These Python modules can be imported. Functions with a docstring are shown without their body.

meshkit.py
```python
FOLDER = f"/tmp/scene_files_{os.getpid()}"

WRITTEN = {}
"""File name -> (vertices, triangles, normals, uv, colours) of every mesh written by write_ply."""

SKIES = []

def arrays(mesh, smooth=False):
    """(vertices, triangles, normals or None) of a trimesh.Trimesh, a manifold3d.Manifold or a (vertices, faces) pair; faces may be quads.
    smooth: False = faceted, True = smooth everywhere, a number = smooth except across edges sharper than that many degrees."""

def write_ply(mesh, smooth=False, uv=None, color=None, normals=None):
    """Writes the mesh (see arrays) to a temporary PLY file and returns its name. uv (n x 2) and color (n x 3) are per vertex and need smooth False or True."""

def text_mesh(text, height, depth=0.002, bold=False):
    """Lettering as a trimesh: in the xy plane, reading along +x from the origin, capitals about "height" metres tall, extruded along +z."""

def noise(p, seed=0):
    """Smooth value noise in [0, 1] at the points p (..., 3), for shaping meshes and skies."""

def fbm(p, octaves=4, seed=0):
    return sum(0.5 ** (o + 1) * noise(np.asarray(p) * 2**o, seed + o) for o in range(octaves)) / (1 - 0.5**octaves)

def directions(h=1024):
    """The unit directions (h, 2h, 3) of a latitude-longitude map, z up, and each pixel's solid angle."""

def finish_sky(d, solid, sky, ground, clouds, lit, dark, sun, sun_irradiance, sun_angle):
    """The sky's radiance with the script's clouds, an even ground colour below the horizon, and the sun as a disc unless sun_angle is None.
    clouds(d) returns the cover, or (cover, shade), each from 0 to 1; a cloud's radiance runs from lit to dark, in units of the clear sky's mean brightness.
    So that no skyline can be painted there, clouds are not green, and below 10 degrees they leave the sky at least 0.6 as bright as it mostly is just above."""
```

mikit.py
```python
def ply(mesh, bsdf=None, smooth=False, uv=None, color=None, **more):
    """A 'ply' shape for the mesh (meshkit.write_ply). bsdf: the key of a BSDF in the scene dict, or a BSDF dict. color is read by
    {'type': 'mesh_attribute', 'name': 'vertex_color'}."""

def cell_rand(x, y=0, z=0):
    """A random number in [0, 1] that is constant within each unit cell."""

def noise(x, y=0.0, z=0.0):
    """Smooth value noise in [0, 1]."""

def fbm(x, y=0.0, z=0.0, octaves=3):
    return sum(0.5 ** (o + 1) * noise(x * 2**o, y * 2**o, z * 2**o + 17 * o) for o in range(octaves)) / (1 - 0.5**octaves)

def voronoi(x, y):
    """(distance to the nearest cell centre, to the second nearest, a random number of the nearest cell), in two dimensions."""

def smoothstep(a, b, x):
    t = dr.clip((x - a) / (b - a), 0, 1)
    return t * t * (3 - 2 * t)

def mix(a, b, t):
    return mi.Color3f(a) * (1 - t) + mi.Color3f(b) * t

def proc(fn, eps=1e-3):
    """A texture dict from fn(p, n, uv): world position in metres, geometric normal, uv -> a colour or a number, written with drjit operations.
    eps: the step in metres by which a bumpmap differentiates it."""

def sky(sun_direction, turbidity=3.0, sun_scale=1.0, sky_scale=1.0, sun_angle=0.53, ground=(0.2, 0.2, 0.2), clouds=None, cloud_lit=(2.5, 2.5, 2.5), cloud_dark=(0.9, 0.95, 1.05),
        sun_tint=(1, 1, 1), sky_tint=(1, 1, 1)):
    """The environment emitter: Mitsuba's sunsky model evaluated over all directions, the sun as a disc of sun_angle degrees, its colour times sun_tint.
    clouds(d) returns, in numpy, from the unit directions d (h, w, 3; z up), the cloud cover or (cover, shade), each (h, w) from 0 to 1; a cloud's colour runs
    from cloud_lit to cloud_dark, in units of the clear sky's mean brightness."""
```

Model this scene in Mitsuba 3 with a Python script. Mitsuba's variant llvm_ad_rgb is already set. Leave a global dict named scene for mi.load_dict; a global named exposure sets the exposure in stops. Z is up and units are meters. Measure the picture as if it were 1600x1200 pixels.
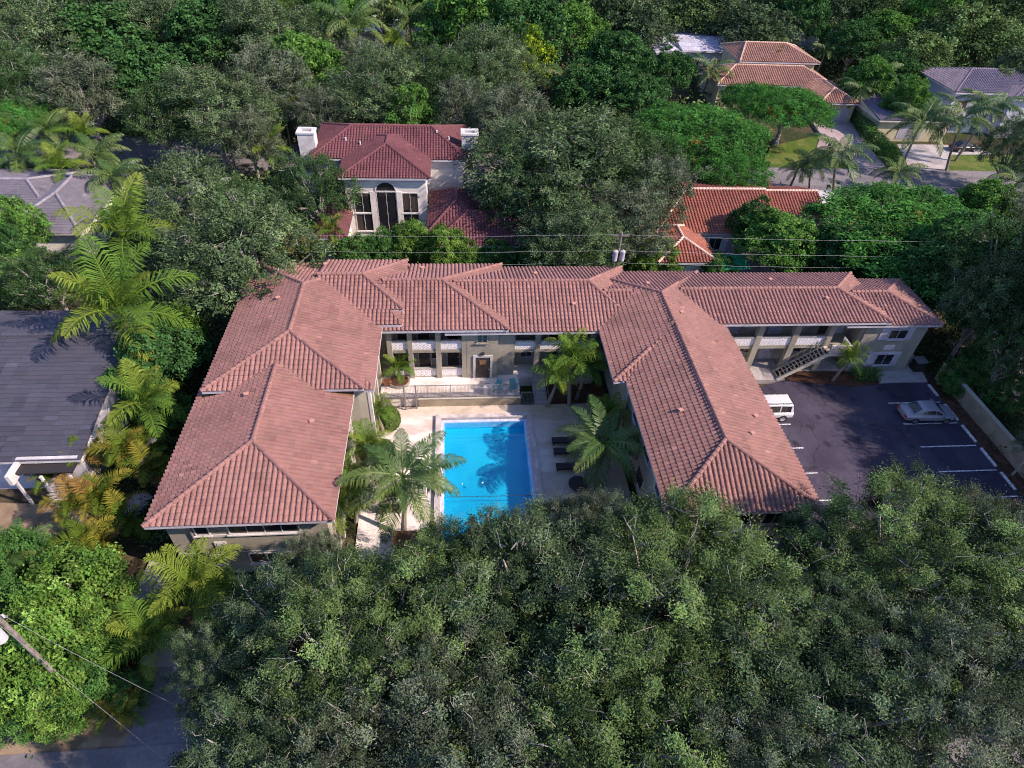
import math, random
import numpy as np, trimesh, shapely
from shapely.geometry import Polygon, box as sbox, Point
import drjit as dr
import mitsuba as mi
import mikit, meshkit
from mikit import proc, noise, fbm, voronoi, smoothstep, mix, cell_rand

# ------------------------------------------------------------------ camera, sky, exposure
T = mi.ScalarTransform4f
scene, labels = {}, {}
CAM = np.array([0.0, 0.0, 38.0])
pitch, yaw, roll = 0.739127, 0.114654, 0.0588747
fw = np.array([math.sin(yaw) * math.cos(pitch), math.cos(yaw) * math.cos(pitch), -math.sin(pitch)])
rt = np.array([math.cos(yaw), -math.sin(yaw), 0.0])
up = np.cross(rt, fw)
up = -math.sin(roll) * rt + math.cos(roll) * up
scene['camera'] = {'type': 'perspective', 'fov': 2 * math.degrees(math.atan(800 / 989.893)), 'fov_axis': 'x', 'near_clip': 0.5, 'far_clip': 3000.0,
                   'to_world': T().look_at(origin=CAM.tolist(), target=(CAM + fw).tolist(), up=up.tolist())}
SUN = np.array([1.2, -0.44, 1.0])
scene['sky'] = mikit.sky(SUN, turbidity=3, sun_tint=(0.93, 0.93, 1.09), sky_tint=(1.0, 0.95, 1.10), sky_scale=1.15)
exposure = 2.52

# ------------------------------------------------------------------ materials
def rgb(c): return {'type': 'rgb', 'value': [float(x) for x in c]}
def mat(key, base, rough=0.8, spec=0.3, metal=0.0, bump=None, bscale=0.01, **kw):
    b = {'type': 'principled', 'base_color': base if isinstance(base, dict) else (proc(base) if callable(base) else rgb(base)), 'roughness': rough, 'specular': spec, 'metallic': metal, **kw}
    if bump is not None:
        b = {'type': 'bumpmap', 'arbitrary': proc(bump), 'scale': bscale, 'bsdf': b}
    scene[key] = {'type': 'twosided', 'bsdf': b}
VC = {'type': 'mesh_attribute', 'name': 'vertex_color'}
def mottled(c1, c2, s, lo=0.3, hi=0.7, octv=4):
    return lambda p, n, uv: mix(c1, c2, smoothstep(lo, hi, fbm(p.x * s, p.y * s, p.z * s, octv)))

mat('m_tile', VC, 0.75, 0.3)
mat('m_leaf', VC, 0.5, 0.35)
scene['m_leaf_thin'] = {'type': 'principledthin', 'base_color': VC, 'roughness': 0.45, 'diff_trans': 0.42, 'eta': 1.4}
mat('m_vc', VC, 0.7, 0.3)
mat('m_gloss', VC, 0.25, 0.5)
def f_stucco(p, n, uv):
    a = fbm(p.x * 0.5, p.y * 0.5, p.z * 0.5, 4)
    st = fbm(p.x * 3.0, p.y * 3.0, p.z * 0.35, 3)
    c = mix((0.335, 0.312, 0.262), (0.265, 0.245, 0.208), smoothstep(0.35, 0.7, a))
    return c * (0.86 + 0.22 * st)
mat('m_stucco', f_stucco, 0.9, 0.15)
mat('m_stucco_pale', mottled((0.46, 0.43, 0.37), (0.38, 0.355, 0.31), 0.8), 0.9, 0.15)
mat('m_white', mottled((0.60, 0.58, 0.58), (0.48, 0.46, 0.47), 1.2), 0.6, 0.3)
mat('m_trim', mottled((0.50, 0.48, 0.52), (0.40, 0.38, 0.43), 0.9), 0.6, 0.3)
mat('m_dark', (0.03, 0.028, 0.03), 0.6, 0.3)
def f_glass(p, n, uv):
    fold = noise((p.x + p.y) * 7.0, 0.0, 3.0); room = noise(dr.floor((p.x + p.y) / 1.1), dr.floor(p.z / 1.6), 7.0)
    return mix((0.018, 0.019, 0.024), (0.085, 0.068, 0.060), smoothstep(0.45, 0.75, room) * (0.45 + 0.55 * fold))
mat('m_glassdark', f_glass, 0.12, 0.6)
mat('m_door', mottled((0.045, 0.035, 0.033), (0.06, 0.045, 0.04), 3), 0.45, 0.4)
mat('m_paledoor', (0.38, 0.36, 0.42), 0.5, 0.3)
mat('m_metal', (0.22, 0.21, 0.22), 0.45, 0.5, 0.3)
mat('m_chrome', (0.75, 0.75, 0.78), 0.2, 0.5, 0.9)
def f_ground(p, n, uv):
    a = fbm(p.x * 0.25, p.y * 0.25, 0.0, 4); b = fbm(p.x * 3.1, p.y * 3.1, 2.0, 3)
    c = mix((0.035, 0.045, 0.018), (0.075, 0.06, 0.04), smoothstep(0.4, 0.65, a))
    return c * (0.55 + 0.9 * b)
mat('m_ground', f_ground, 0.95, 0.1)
def f_asphalt(p, n, uv):
    a = fbm(p.x * 0.35, p.y * 0.35, 0.0, 4); b = fbm(p.x * 9, p.y * 9, 0.0, 2); w = noise(p.x * 30, p.y * 30)
    d1, d2, rnd = voronoi(p.x * 0.42, p.y * 0.37)
    oil = smoothstep(0.16, 0.05, d1 + 0.12 * (fbm(p.x * 3, p.y * 3, 1.0, 3) - 0.5)) * smoothstep(0.5, 0.6, rnd)
    cr = smoothstep(0.012, 0.0, dr.abs(fbm(p.x * 0.22, p.y * 0.22, 4.0, 5) - 0.52))
    tr = smoothstep(0.45, 0.75, noise(p.x * 0.9, p.y * 0.12, 6.0))
    c = mix((0.042, 0.037, 0.060), (0.060, 0.053, 0.080), smoothstep(0.35, 0.7, a)) * (0.8 + 0.3 * b + 0.12 * w) * (1 + 0.14 * tr)
    return c * (1 - 0.45 * oil) * (1 - 0.4 * cr)
mat('m_asphalt', f_asphalt, 0.9, 0.2)
def f_road(p, n, uv):
    a = fbm(p.x * 0.3, p.y * 0.8, 5.0, 4); b = fbm(p.x * 6, p.y * 6, 0.0, 2)
    cr = smoothstep(0.02, 0.0, dr.abs(fbm(p.x * 0.5, p.y * 0.5, 9.0, 4) - 0.5))
    return mix((0.20, 0.185, 0.20), (0.145, 0.135, 0.15), smoothstep(0.3, 0.7, a)) * (0.85 + 0.3 * b) * (1 - 0.14 * cr)
mat('m_road', f_road, 0.9, 0.2)
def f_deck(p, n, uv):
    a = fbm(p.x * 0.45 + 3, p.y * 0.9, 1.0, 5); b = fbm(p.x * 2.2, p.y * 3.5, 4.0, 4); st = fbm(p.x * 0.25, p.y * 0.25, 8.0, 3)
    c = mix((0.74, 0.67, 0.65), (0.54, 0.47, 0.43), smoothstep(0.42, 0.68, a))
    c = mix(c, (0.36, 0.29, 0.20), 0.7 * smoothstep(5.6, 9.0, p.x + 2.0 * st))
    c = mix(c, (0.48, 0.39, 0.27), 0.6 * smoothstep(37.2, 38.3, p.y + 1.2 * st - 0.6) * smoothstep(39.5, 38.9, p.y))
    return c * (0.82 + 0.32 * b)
mat('m_deck', f_deck, 0.85, 0.2)
mat('m_coping', mottled((0.58, 0.53, 0.53), (0.42, 0.37, 0.37), 1.6), 0.8, 0.2)
mat('m_wallcap', mottled((0.33, 0.29, 0.22), (0.26, 0.22, 0.165), 1.2), 0.9, 0.15)
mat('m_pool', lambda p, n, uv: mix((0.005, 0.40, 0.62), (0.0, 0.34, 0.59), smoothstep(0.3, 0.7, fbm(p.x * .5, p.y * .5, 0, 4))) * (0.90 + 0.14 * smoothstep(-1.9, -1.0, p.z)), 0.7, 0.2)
mat('m_pooltile', mottled((0.55, 0.60, 0.78), (0.42, 0.48, 0.70), 4), 0.5, 0.3)
scene['m_water'] = {'type': 'thindielectric', 'int_ior': 1.33, 'specular_transmittance': rgb((0.86, 0.97, 1.0))}
mat('m_screen', (0.74, 0.72, 0.76), 0.7, 0.2)
mat('m_stripe', mottled((0.66, 0.66, 0.68), (0.30, 0.29, 0.33), 7, 0.42, 0.75), 0.8, 0.2)
mat('m_mulch', mottled((0.12, 0.06, 0.04), (0.06, 0.035, 0.025), 4), 0.95, 0.1)
mat('m_soil', mottled((0.28, 0.21, 0.15), (0.18, 0.13, 0.09), 1.4), 0.95, 0.1)
def f_conc(p, n, uv):
    a = fbm(p.x * 0.7, p.y * 0.7, 0.0, 4); b = fbm(p.x * 5, p.y * 5, 0.0, 3)
    return mix((0.40, 0.37, 0.37), (0.29, 0.265, 0.27), smoothstep(0.35, 0.7, a)) * (0.82 + 0.32 * b)
mat('m_conc', f_conc, 0.9, 0.2)
mat('m_pink', mottled((0.36, 0.29, 0.29), (0.29, 0.23, 0.23), 0.8), 0.9, 0.2)
def f_lawn(p, n, uv):
    a = fbm(p.x * 0.5, p.y * 0.5, 0.0, 4); b = fbm(p.x * 7, p.y * 7, 0.0, 3)
    return mix((0.07, 0.115, 0.022), (0.12, 0.14, 0.04), smoothstep(0.4, 0.7, a)) * (0.6 + 0.75 * b)
mat('m_lawn', f_lawn, 0.95, 0.1)
mat('m_bark', mottled((0.40, 0.37, 0.36), (0.24, 0.215, 0.20), 3), 0.95, 0.1)
mat('m_wood', mottled((0.20, 0.12, 0.07), (0.13, 0.075, 0.045), 2), 0.8, 0.2)
mat('m_pole', mottled((0.23, 0.20, 0.18), (0.15, 0.13, 0.12), 3), 0.9, 0.1)
mat('m_can', (0.45, 0.46, 0.50), 0.5, 0.4)
mat('m_wire', (0.30, 0.30, 0.33), 0.5, 0.4)
mat('m_cushion', (0.055, 0.045, 0.05), 0.85, 0.1)
mat('m_teal', (0.10, 0.33, 0.36), 0.7, 0.3)
mat('m_terracotta', (0.30, 0.13, 0.08), 0.8, 0.2)
mat('m_tarp', (0.02, 0.28, 0.12), 0.7, 0.2)
mat('m_cream', mottled((0.55, 0.49, 0.33), (0.46, 0.41, 0.28), 0.9), 0.9, 0.15)
mat('m_offwhite', mottled((0.66, 0.63, 0.60), (0.54, 0.51, 0.50), 0.8), 0.9, 0.15)
mat('m_lavwhite', mottled((0.56, 0.55, 0.62), (0.44, 0.43, 0.50), 0.35), 0.8, 0.2)
mat('m_redpaint', (0.45, 0.03, 0.03), 0.5, 0.4)

# ------------------------------------------------------------------ names, mesh helpers
count = {}
def key_for(name, parent=None):
    base = (parent + '__' if parent else '') + name
    k = count.get(base, 0); count[base] = k + 1
    return base if k == 0 else f'{base}_{k:03d}'
def thing(name, label, cat, group=None):
    k = key_for(name); labels[k] = {'label': label, 'category': cat}
    if group: labels[k]['group'] = group
    return k
class MB:
    def __init__(s): s.v, s.f, s.n, s.c = [], [], 0, []
    def add(s, v, f, c=None):
        v = np.asarray(v, float); f = np.asarray(f, int)
        if f.shape[1] == 4: f = np.vstack([f[:, [0, 1, 2]], f[:, [0, 2, 3]]])
        s.v.append(v); s.f.append(f + s.n); s.n += len(v)
        if c is not None: s.c.append(np.broadcast_to(np.asarray(c, float), (len(v), 3)))
        return s
    def mesh(s, m, c=None): return s.add(m.vertices, m.faces, c)
    def box(s, x0, x1, y0, y1, z0, z1, c=None):
        v = [[x, y, z] for x in (x0, x1) for y in (y0, y1) for z in (z0, z1)]
        return s.add(v, [[0, 1, 3, 2], [4, 6, 7, 5], [0, 4, 5, 1], [2, 3, 7, 6], [0, 2, 6, 4], [1, 5, 7, 3]], c)
    def beam(s, a, b, w, h, c=None):
        a, b = np.array(a, float), np.array(b, float); d = b - a; d /= np.linalg.norm(d)
        side = np.cross(d, [0, 0, 1.0]); side = side / np.linalg.norm(side) if np.linalg.norm(side) > 1e-6 else np.array([1.0, 0, 0])
        u = np.cross(side, d)
        v = [p + sx * side * w / 2 + sy * u * h / 2 for p in (a, b) for sx in (-1, 1) for sy in (-1, 1)]
        return s.add(v, [[0, 1, 3, 2], [4, 6, 7, 5], [0, 4, 5, 1], [2, 3, 7, 6], [0, 2, 6, 4], [1, 5, 7, 3]], c)
    def tube(s, pts, r, n=6, c=None, cap=True):
        pts = np.asarray(pts, float); r = np.broadcast_to(np.asarray(r, float), (len(pts),))
        t = np.gradient(pts, axis=0); t /= np.linalg.norm(t, axis=1, keepdims=True) + 1e-12
        ref = np.array([0, 0, 1.0]) if abs(t[0, 2]) < 0.9 else np.array([1.0, 0, 0])
        a = np.cross(t, ref); a /= np.linalg.norm(a, axis=1, keepdims=True) + 1e-12; b = np.cross(t, a)
        th = np.arange(n) * 2 * np.pi / n
        v = (pts[:, None] + r[:, None, None] * (np.cos(th)[None, :, None] * a[:, None] + np.sin(th)[None, :, None] * b[:, None])).reshape(-1, 3)
        f = []
        for i in range(len(pts) - 1):
            for j in range(n):
                k = (j + 1) % n
                f.append([i * n + j, i * n + k, (i + 1) * n + k, (i + 1) * n + j])
        f = np.array(f); f = np.vstack([f[:, [0, 1, 2]], f[:, [0, 2, 3]]])
        if cap:
            e = (len(pts) - 1) * n
            f = np.vstack([f, [[0, j + 1, j] for j in range(1, n - 1)], [[e, e + j, e + j + 1] for j in range(1, n - 1)]])
        return s.add(v, f, c)
    def prism(s, poly, z0, z1, c=None):
        poly = poly if isinstance(poly, shapely.geometry.base.BaseGeometry) else Polygon(poly)
        for g in getattr(poly, 'geoms', [poly]):
            m = trimesh.creation.extrude_polygon(g, z1 - z0, engine='earcut'); m.apply_translation([0, 0, z0]); s.mesh(m, c)
        return s
    def arrays(s): return np.vstack(s.v), np.vstack(s.f)
    def dict(s, bsdf, smooth=False, **kw):
        v, f = s.arrays()
        return mikit.ply(trimesh.Trimesh(v, f, process=False), bsdf, smooth=smooth, color=np.vstack(s.c) if s.c else None, **kw)
    def build(s, name, bsdf, parent=None, smooth=False, kind=None):
        if not s.v: return None
        k = key_for(name, parent); scene[k] = s.dict(bsdf, smooth)
        if kind: labels[k] = {'kind': kind}
        return k
def struct(name, mb, bsdf, label=None):
    k = mb.build(name, bsdf); labels[k] = {'kind': 'structure', 'label': label or name.replace('_', ' ')}
    return k
def plant(k, name, mb, bsdf, smooth=False): return mb.build(name, bsdf, k, smooth)

# ------------------------------------------------------------------ tiled roofs
WT, LT = 0.335, 0.40
PROF = {'barrel': (np.array([0, .07, .20, .40, .60, .73, .82, 1.0]), np.array([0, .045, .084, .098, .084, .045, -.008, 0])),
        'flat': (np.array([0, 1.0]), np.array([0.0, 0.0]))}
def tile_template(kind, w, l):
    a, h = PROF[kind]; n = len(a); hs = w / WT
    lift = 0.055 if kind == 'barrel' else 0.045
    low = np.stack([a * w, np.zeros(n) - 0.04, h * hs + lift], 1); high = np.stack([a * w, np.full(n, l), h * hs + 0.004], 1)
    lip = low.copy(); lip[:, 2] -= lift
    v = np.vstack([lip, low, high]); f = []
    for i in range(n - 1):
        f += [[i, i + 1, n + i + 1], [i, n + i + 1, n + i], [n + i, n + i + 1, 2 * n + i + 1], [n + i, 2 * n + i + 1, 2 * n + i]]
    return v, np.array(f)
class Sec:
    """One hip or gable roof section on a rectangle. axis: the ridge's direction."""
    def __init__(s, x0, x1, y0, y1, ze, zr, axis='x', r0=None, r1=None, gable=(False, False), mid=None):
        s.x0, s.x1, s.y0, s.y1, s.ze, s.zr, s.axis = x0, x1, y0, y1, ze, zr, axis
        if axis == 'x':
            m = (y0 + y1) / 2 if mid is None else mid; h = (y1 - y0) / 2
            a = x0 if gable[0] else x0 + (h if r0 is None else r0); b = x1 if gable[1] else x1 - (h if r1 is None else r1)
            A, B = np.array([a, m, zr]), np.array([b, m, zr])
            c = [np.array(q, float) for q in ((x0, y0, ze), (x1, y0, ze), (x1, y1, ze), (x0, y1, ze))]
            s.planes = [[c[0], c[1], B, A], [c[2], c[3], A, B]]
            if not gable[1]: s.planes.append([c[1], c[2], B])
            if not gable[0]: s.planes.append([c[3], c[0], A])
            s.lines = [(A, B)] + ([(c[0], A), (c[3], A)] if not gable[0] else []) + ([(c[1], B), (c[2], B)] if not gable[1] else [])
            s.gables = ([(c[0], c[3], A)] if gable[0] else []) + ([(c[1], c[2], B)] if gable[1] else [])
        else:
            m = (x0 + x1) / 2 if mid is None else mid; h = (x1 - x0) / 2
            a = y0 if gable[0] else y0 + (h if r0 is None else r0); b = y1 if gable[1] else y1 - (h if r1 is None else r1)
            A, B = np.array([m, a, zr]), np.array([m, b, zr])
            c = [np.array(q, float) for q in ((x0, y0, ze), (x1, y0, ze), (x1, y1, ze), (x0, y1, ze))]
            s.planes = [[c[1], c[2], B, A], [c[3], c[0], A, B]]
            if not gable[0]: s.planes.append([c[0], c[1], A])
            if not gable[1]: s.planes.append([c[2], c[3], B])
            s.lines = [(A, B)] + ([(c[0], A), (c[1], A)] if not gable[0] else []) + ([(c[3], B), (c[2], B)] if not gable[1] else [])
            s.gables = ([(c[0], c[1], A)] if gable[0] else []) + ([(c[3], c[2], B)] if gable[1] else [])
        s.peak = A, B
    def height(s, p):
        """Roof height over plan points (n,2); -inf outside."""
        z = np.full(len(p), np.inf)
        for pl in s.planes:
            n = np.cross(pl[1] - pl[0], pl[2] - pl[0]); z = np.minimum(z, pl[0][2] - ((p - pl[0][:2]) @ n[:2]) / n[2])
        ins = (p[:, 0] > s.x0) & (p[:, 0] < s.x1) & (p[:, 1] > s.y0) & (p[:, 1] < s.y1)
        return np.where(ins, z, -np.inf)
def hidden(p, others, tol):
    h = np.zeros(len(p), bool)
    for o in others: h |= o.height(p[:, :2]) > p[:, 2] + tol
    return h
def plane_tiles(pl, others, kind, w, l, rng):
    """Tiles of one roof plane: (full tiles: corner array list), clipped boundary mesh. Returns list of (V, F, centre, full)."""
    P0 = pl[0]; u = pl[1] - P0; U = np.linalg.norm(u); u = u / U
    n = np.cross(pl[1] - P0, pl[2] - P0); n /= np.linalg.norm(n); s = np.cross(n, u)
    Q = np.array([[(q - P0) @ u, (q - P0) @ s] for q in pl]); S = Q[:, 1].max()
    ni, nj = int(math.ceil(U / w)) + 1, int(math.ceil(S / l))
    w = U / round(U / w); I, J = np.meshgrid(np.arange(-1, ni), np.arange(nj)); I, J = I.ravel(), J.ravel()
    edges = [(Q[k], Q[(k + 1) % len(Q)]) for k in range(len(Q))]
    corners = np.stack([np.stack([(I + a) * w, (J + b) * l], 1) for a, b in ((0, 0), (1, 0), (1, 1), (0, 1))], 1)
    mn = np.full((len(I), 4), np.inf); sep = np.zeros(len(I), bool)
    for k, (a, b) in enumerate(edges):
        d = (b - a) / np.linalg.norm(b - a); nn = np.array([-d[1], d[0]])
        dist = (corners - a) @ nn
        if k == 0: dist = dist + 0.05
        mn = np.minimum(mn, dist); sep |= dist.max(1) <= 0.01
    full = mn.min(1) > -0.004; part = ~full & ~sep
    cen = P0 + ((I + .5) * w)[:, None] * u + ((J + .5) * l)[:, None] * s
    hid = hidden(cen, others, 0.22); full &= ~hid; part &= ~hid
    tv, tf = tile_template(kind, w, l)
    def place(idx):
        off = np.stack([I[idx] * w, J[idx] * l], 1); jit = rng.normal(0, 0.004, (len(off), 2))
        loc = tv[None].repeat(len(off), 0).copy(); loc[:, :, :2] += (off + jit)[:, None]; loc[:, :, 2] += rng.normal(0, .003, (len(off), 1))
        return P0 + loc[..., 0:1] * u + loc[..., 1:2] * s + loc[..., 2:3] * n
    fi = np.nonzero(full)[0]; pi = np.nonzero(part)[0]
    clip = None
    if len(pi):
        V = place(pi); m = len(tv)
        F = (tf[None] + (np.arange(len(pi)) * m)[:, None, None]).reshape(-1, 3); ids = np.repeat(np.arange(len(pi)), len(tf))
        Vf, Ff = V.reshape(-1, 3), F
        mesh = trimesh.Trimesh(Vf, Ff, process=False)
        for k in range(1, len(pl)):
            a, b = pl[k], pl[(k + 1) % len(pl)]
            d = b - a; hn = np.cross([0, 0, 1.0], d); hn[2] = 0; hn /= np.linalg.norm(hn) + 1e-12
            r = trimesh.intersections.slice_faces_plane(np.array(mesh.vertices), np.array(mesh.faces), hn, a)
            mesh = trimesh.Trimesh(r[0], r[1], process=False)
            if not len(mesh.faces): break
        if len(mesh.faces): clip = mesh
    return (place(fi) if len(fi) else np.zeros((0, len(tv), 3))), tf, cen[fi], clip, n
def tile_color(c, base, rng, var=0.05, stain=0.22):
    """Colours per tile from its centre: kiln variation and weathering."""
    k = 1 + var * rng.normal(size=(len(c), 1)); b = meshkit.fbm(c * 0.35, 4, 5)[:, None]; s2 = meshkit.fbm(c * 1.7, 3, 9)[:, None]
    hue = rng.normal(0, 0.02, (len(c), 3)); odd = rng.random((len(c), 1)); k = np.where(odd < .008, k * 1.28, np.where(odd < .02, k * .78, k))
    k = k * (1 - .20 * np.clip((meshkit.fbm(c * [.9, .9, .25] + 40, 4, 3)[:, None] - .56) * 6, 0, 1))
    out = np.asarray(base) * k * (1 + hue) * (1 + stain * 2 * (0.5 - b) + 0.16 * (s2 - .5))
    return np.clip(out, 0.01, 0.9)
def ridge_caps(lines, others, l=0.40, r=0.16):
    out = []
    for A, B in lines:
        d = B - A; L = np.linalg.norm(d); d = d / L
        if d[2] < -1e-6: A, B, d = B, A, -d
        sd = np.cross(d, [0, 0, 1.0]); sd /= np.linalg.norm(sd); n = np.cross(sd, d)
        k = max(1, int(round(L / l))); st = L / k
        th = np.linspace(-0.15, math.pi + 0.15, 6)
        for i in range(k):
            a = A + d * (i * st - 0.03); b = A + d * ((i + 1) * st)
            if hidden(((a + b) / 2)[None], others, -0.12)[0]: continue
            R0, R1 = r * 1.08, r * 0.94
            v = [q + rr * (math.cos(t) * sd + math.sin(t) * n) + n * (0.035 + ll) for q, rr, ll in ((a, R0, .03), (b, R1, 0.0)) for t in th]
            m = len(th); f = [[j, j + 1, m + j + 1, m + j] for j in range(m - 1)]
            v.append(a + n * 0.0); f3 = [[2 * m, j + 1, j] for j in range(m - 1)]
            f = np.array(f); f = np.vstack([f[:, [0, 1, 2]], f[:, [0, 2, 3]], f3])
            out.append((np.array(v), f, (a + b) / 2))
    return out
def tiled_roof(root, secs, base, kind='barrel', w=WT, l=LT, single=0, deck='m_wood', extra=(), seed=1, fascia='m_trim', fh=0.2, skip=(), caps=True, capcol=None):
    """roof > tile (the largest), tile_field, ridge tiles; the roof deck and fascia below."""
    rng = np.random.default_rng(seed); roof = root + '__roof'
    dk, fa = MB(), MB()
    tiles, fields, capsall = [], MB(), []
    for i, s in enumerate(secs):
        others = [o for j, o in enumerate(secs) if j != i]
        for pl in s.planes:
            V, tf, cen, clip, n = plane_tiles(pl, others, kind, w, l, rng)
            C = tile_color(cen, base, rng) if len(cen) else None
            for q in range(len(V)): tiles.append((V[q], tf, cen[q], C[q], n))
            if clip is not None:
                # colour by cell: the same tone over each tile's own faces is close enough from the face centres
                cc = tile_color(np.round(np.array(clip.vertices) / 0.35) * 0.35, base, np.random.default_rng(seed + 7), 0.0)
                fields.add(clip.vertices, clip.faces, cc)
            p = [q - np.array([0, 0, 0.03]) for q in pl]
            dk.add(p, [[0, k, k + 1] for k in range(1, len(p) - 1)])
        z = s.ze - 0.03; t = 0.06
        dk.add([[s.x0, s.y0, z - fh], [s.x1, s.y0, z - fh], [s.x1, s.y1, z - fh], [s.x0, s.y1, z - fh]], [[0, 1, 2], [0, 2, 3]])
        fa.box(s.x0 - .02, s.x1 + .02, s.y0 - .02, s.y0 + t, z - fh - .02, z); fa.box(s.x0 - .02, s.x1 + .02, s.y1 - t, s.y1 + .02, z - fh - .02, z)
        fa.box(s.x0 - .02, s.x0 + t, s.y0 + t, s.y1 - t, z - fh - .02, z); fa.box(s.x1 - t, s.x1 + .02, s.y0 + t, s.y1 - t, z - fh - .02, z)
        if caps: capsall += ridge_caps(s.lines, others)
    for pl, z in extra:
        V, tf, cen, clip, n = plane_tiles([np.array(q, float) for q in pl], [], kind, w, l, rng)
        C = tile_color(cen, base, rng) if len(cen) else None
        for q in range(len(V)): tiles.append((V[q], tf, cen[q], C[q], n))
        if clip is not None: fields.add(clip.vertices, clip.faces, tile_color(np.round(np.array(clip.vertices) / 0.35) * 0.35, base, rng, 0.0))
    dk.build('roof', deck, root); fa.build('fascia', fascia, root)
    def size(c, n):
        d = CAM - c; L = np.linalg.norm(d); v = d / L
        uv = (fw @ (c - CAM)); x = 990 * (rt @ (c - CAM)) / uv; y = 990 * (up @ (c - CAM)) / uv
        if abs(x) > 780 or abs(y) > 590 or (y < -225 and x > -340): return 0
        return max(0, v @ n) / L**2
    order = sorted(range(len(tiles)), key=lambda q: -size(tiles[q][2], tiles[q][4])) if single else range(len(tiles))
    for r_, q in enumerate(order):
        V, F, c, col, n = tiles[q]
        if r_ < single: MB().add(V, F, col).build('tile', 'm_tile', roof)
        else: fields.add(V, F, col)
    if fields.v: fields.build('tile_field', 'm_tile', roof, kind='stuff')
    cb = np.asarray(base if capcol is None else capcol); cf = MB()
    order = sorted(range(len(capsall)), key=lambda q: -size(capsall[q][2], np.array([0, 0, 1.0])))
    for r_, q in enumerate(order):
        V, F, c = capsall[q]; col = np.clip(cb * (1 + 0.08 * rng.normal()), 0.01, 0.9)
        if r_ < min(single, 280): MB().add(V, F, col).build('ridge_tile', 'm_tile', roof)
        else: cf.add(V, F, col)
    if cf.v: cf.build('ridge_tile_field', 'm_tile', roof, kind='stuff')
    return roof
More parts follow.
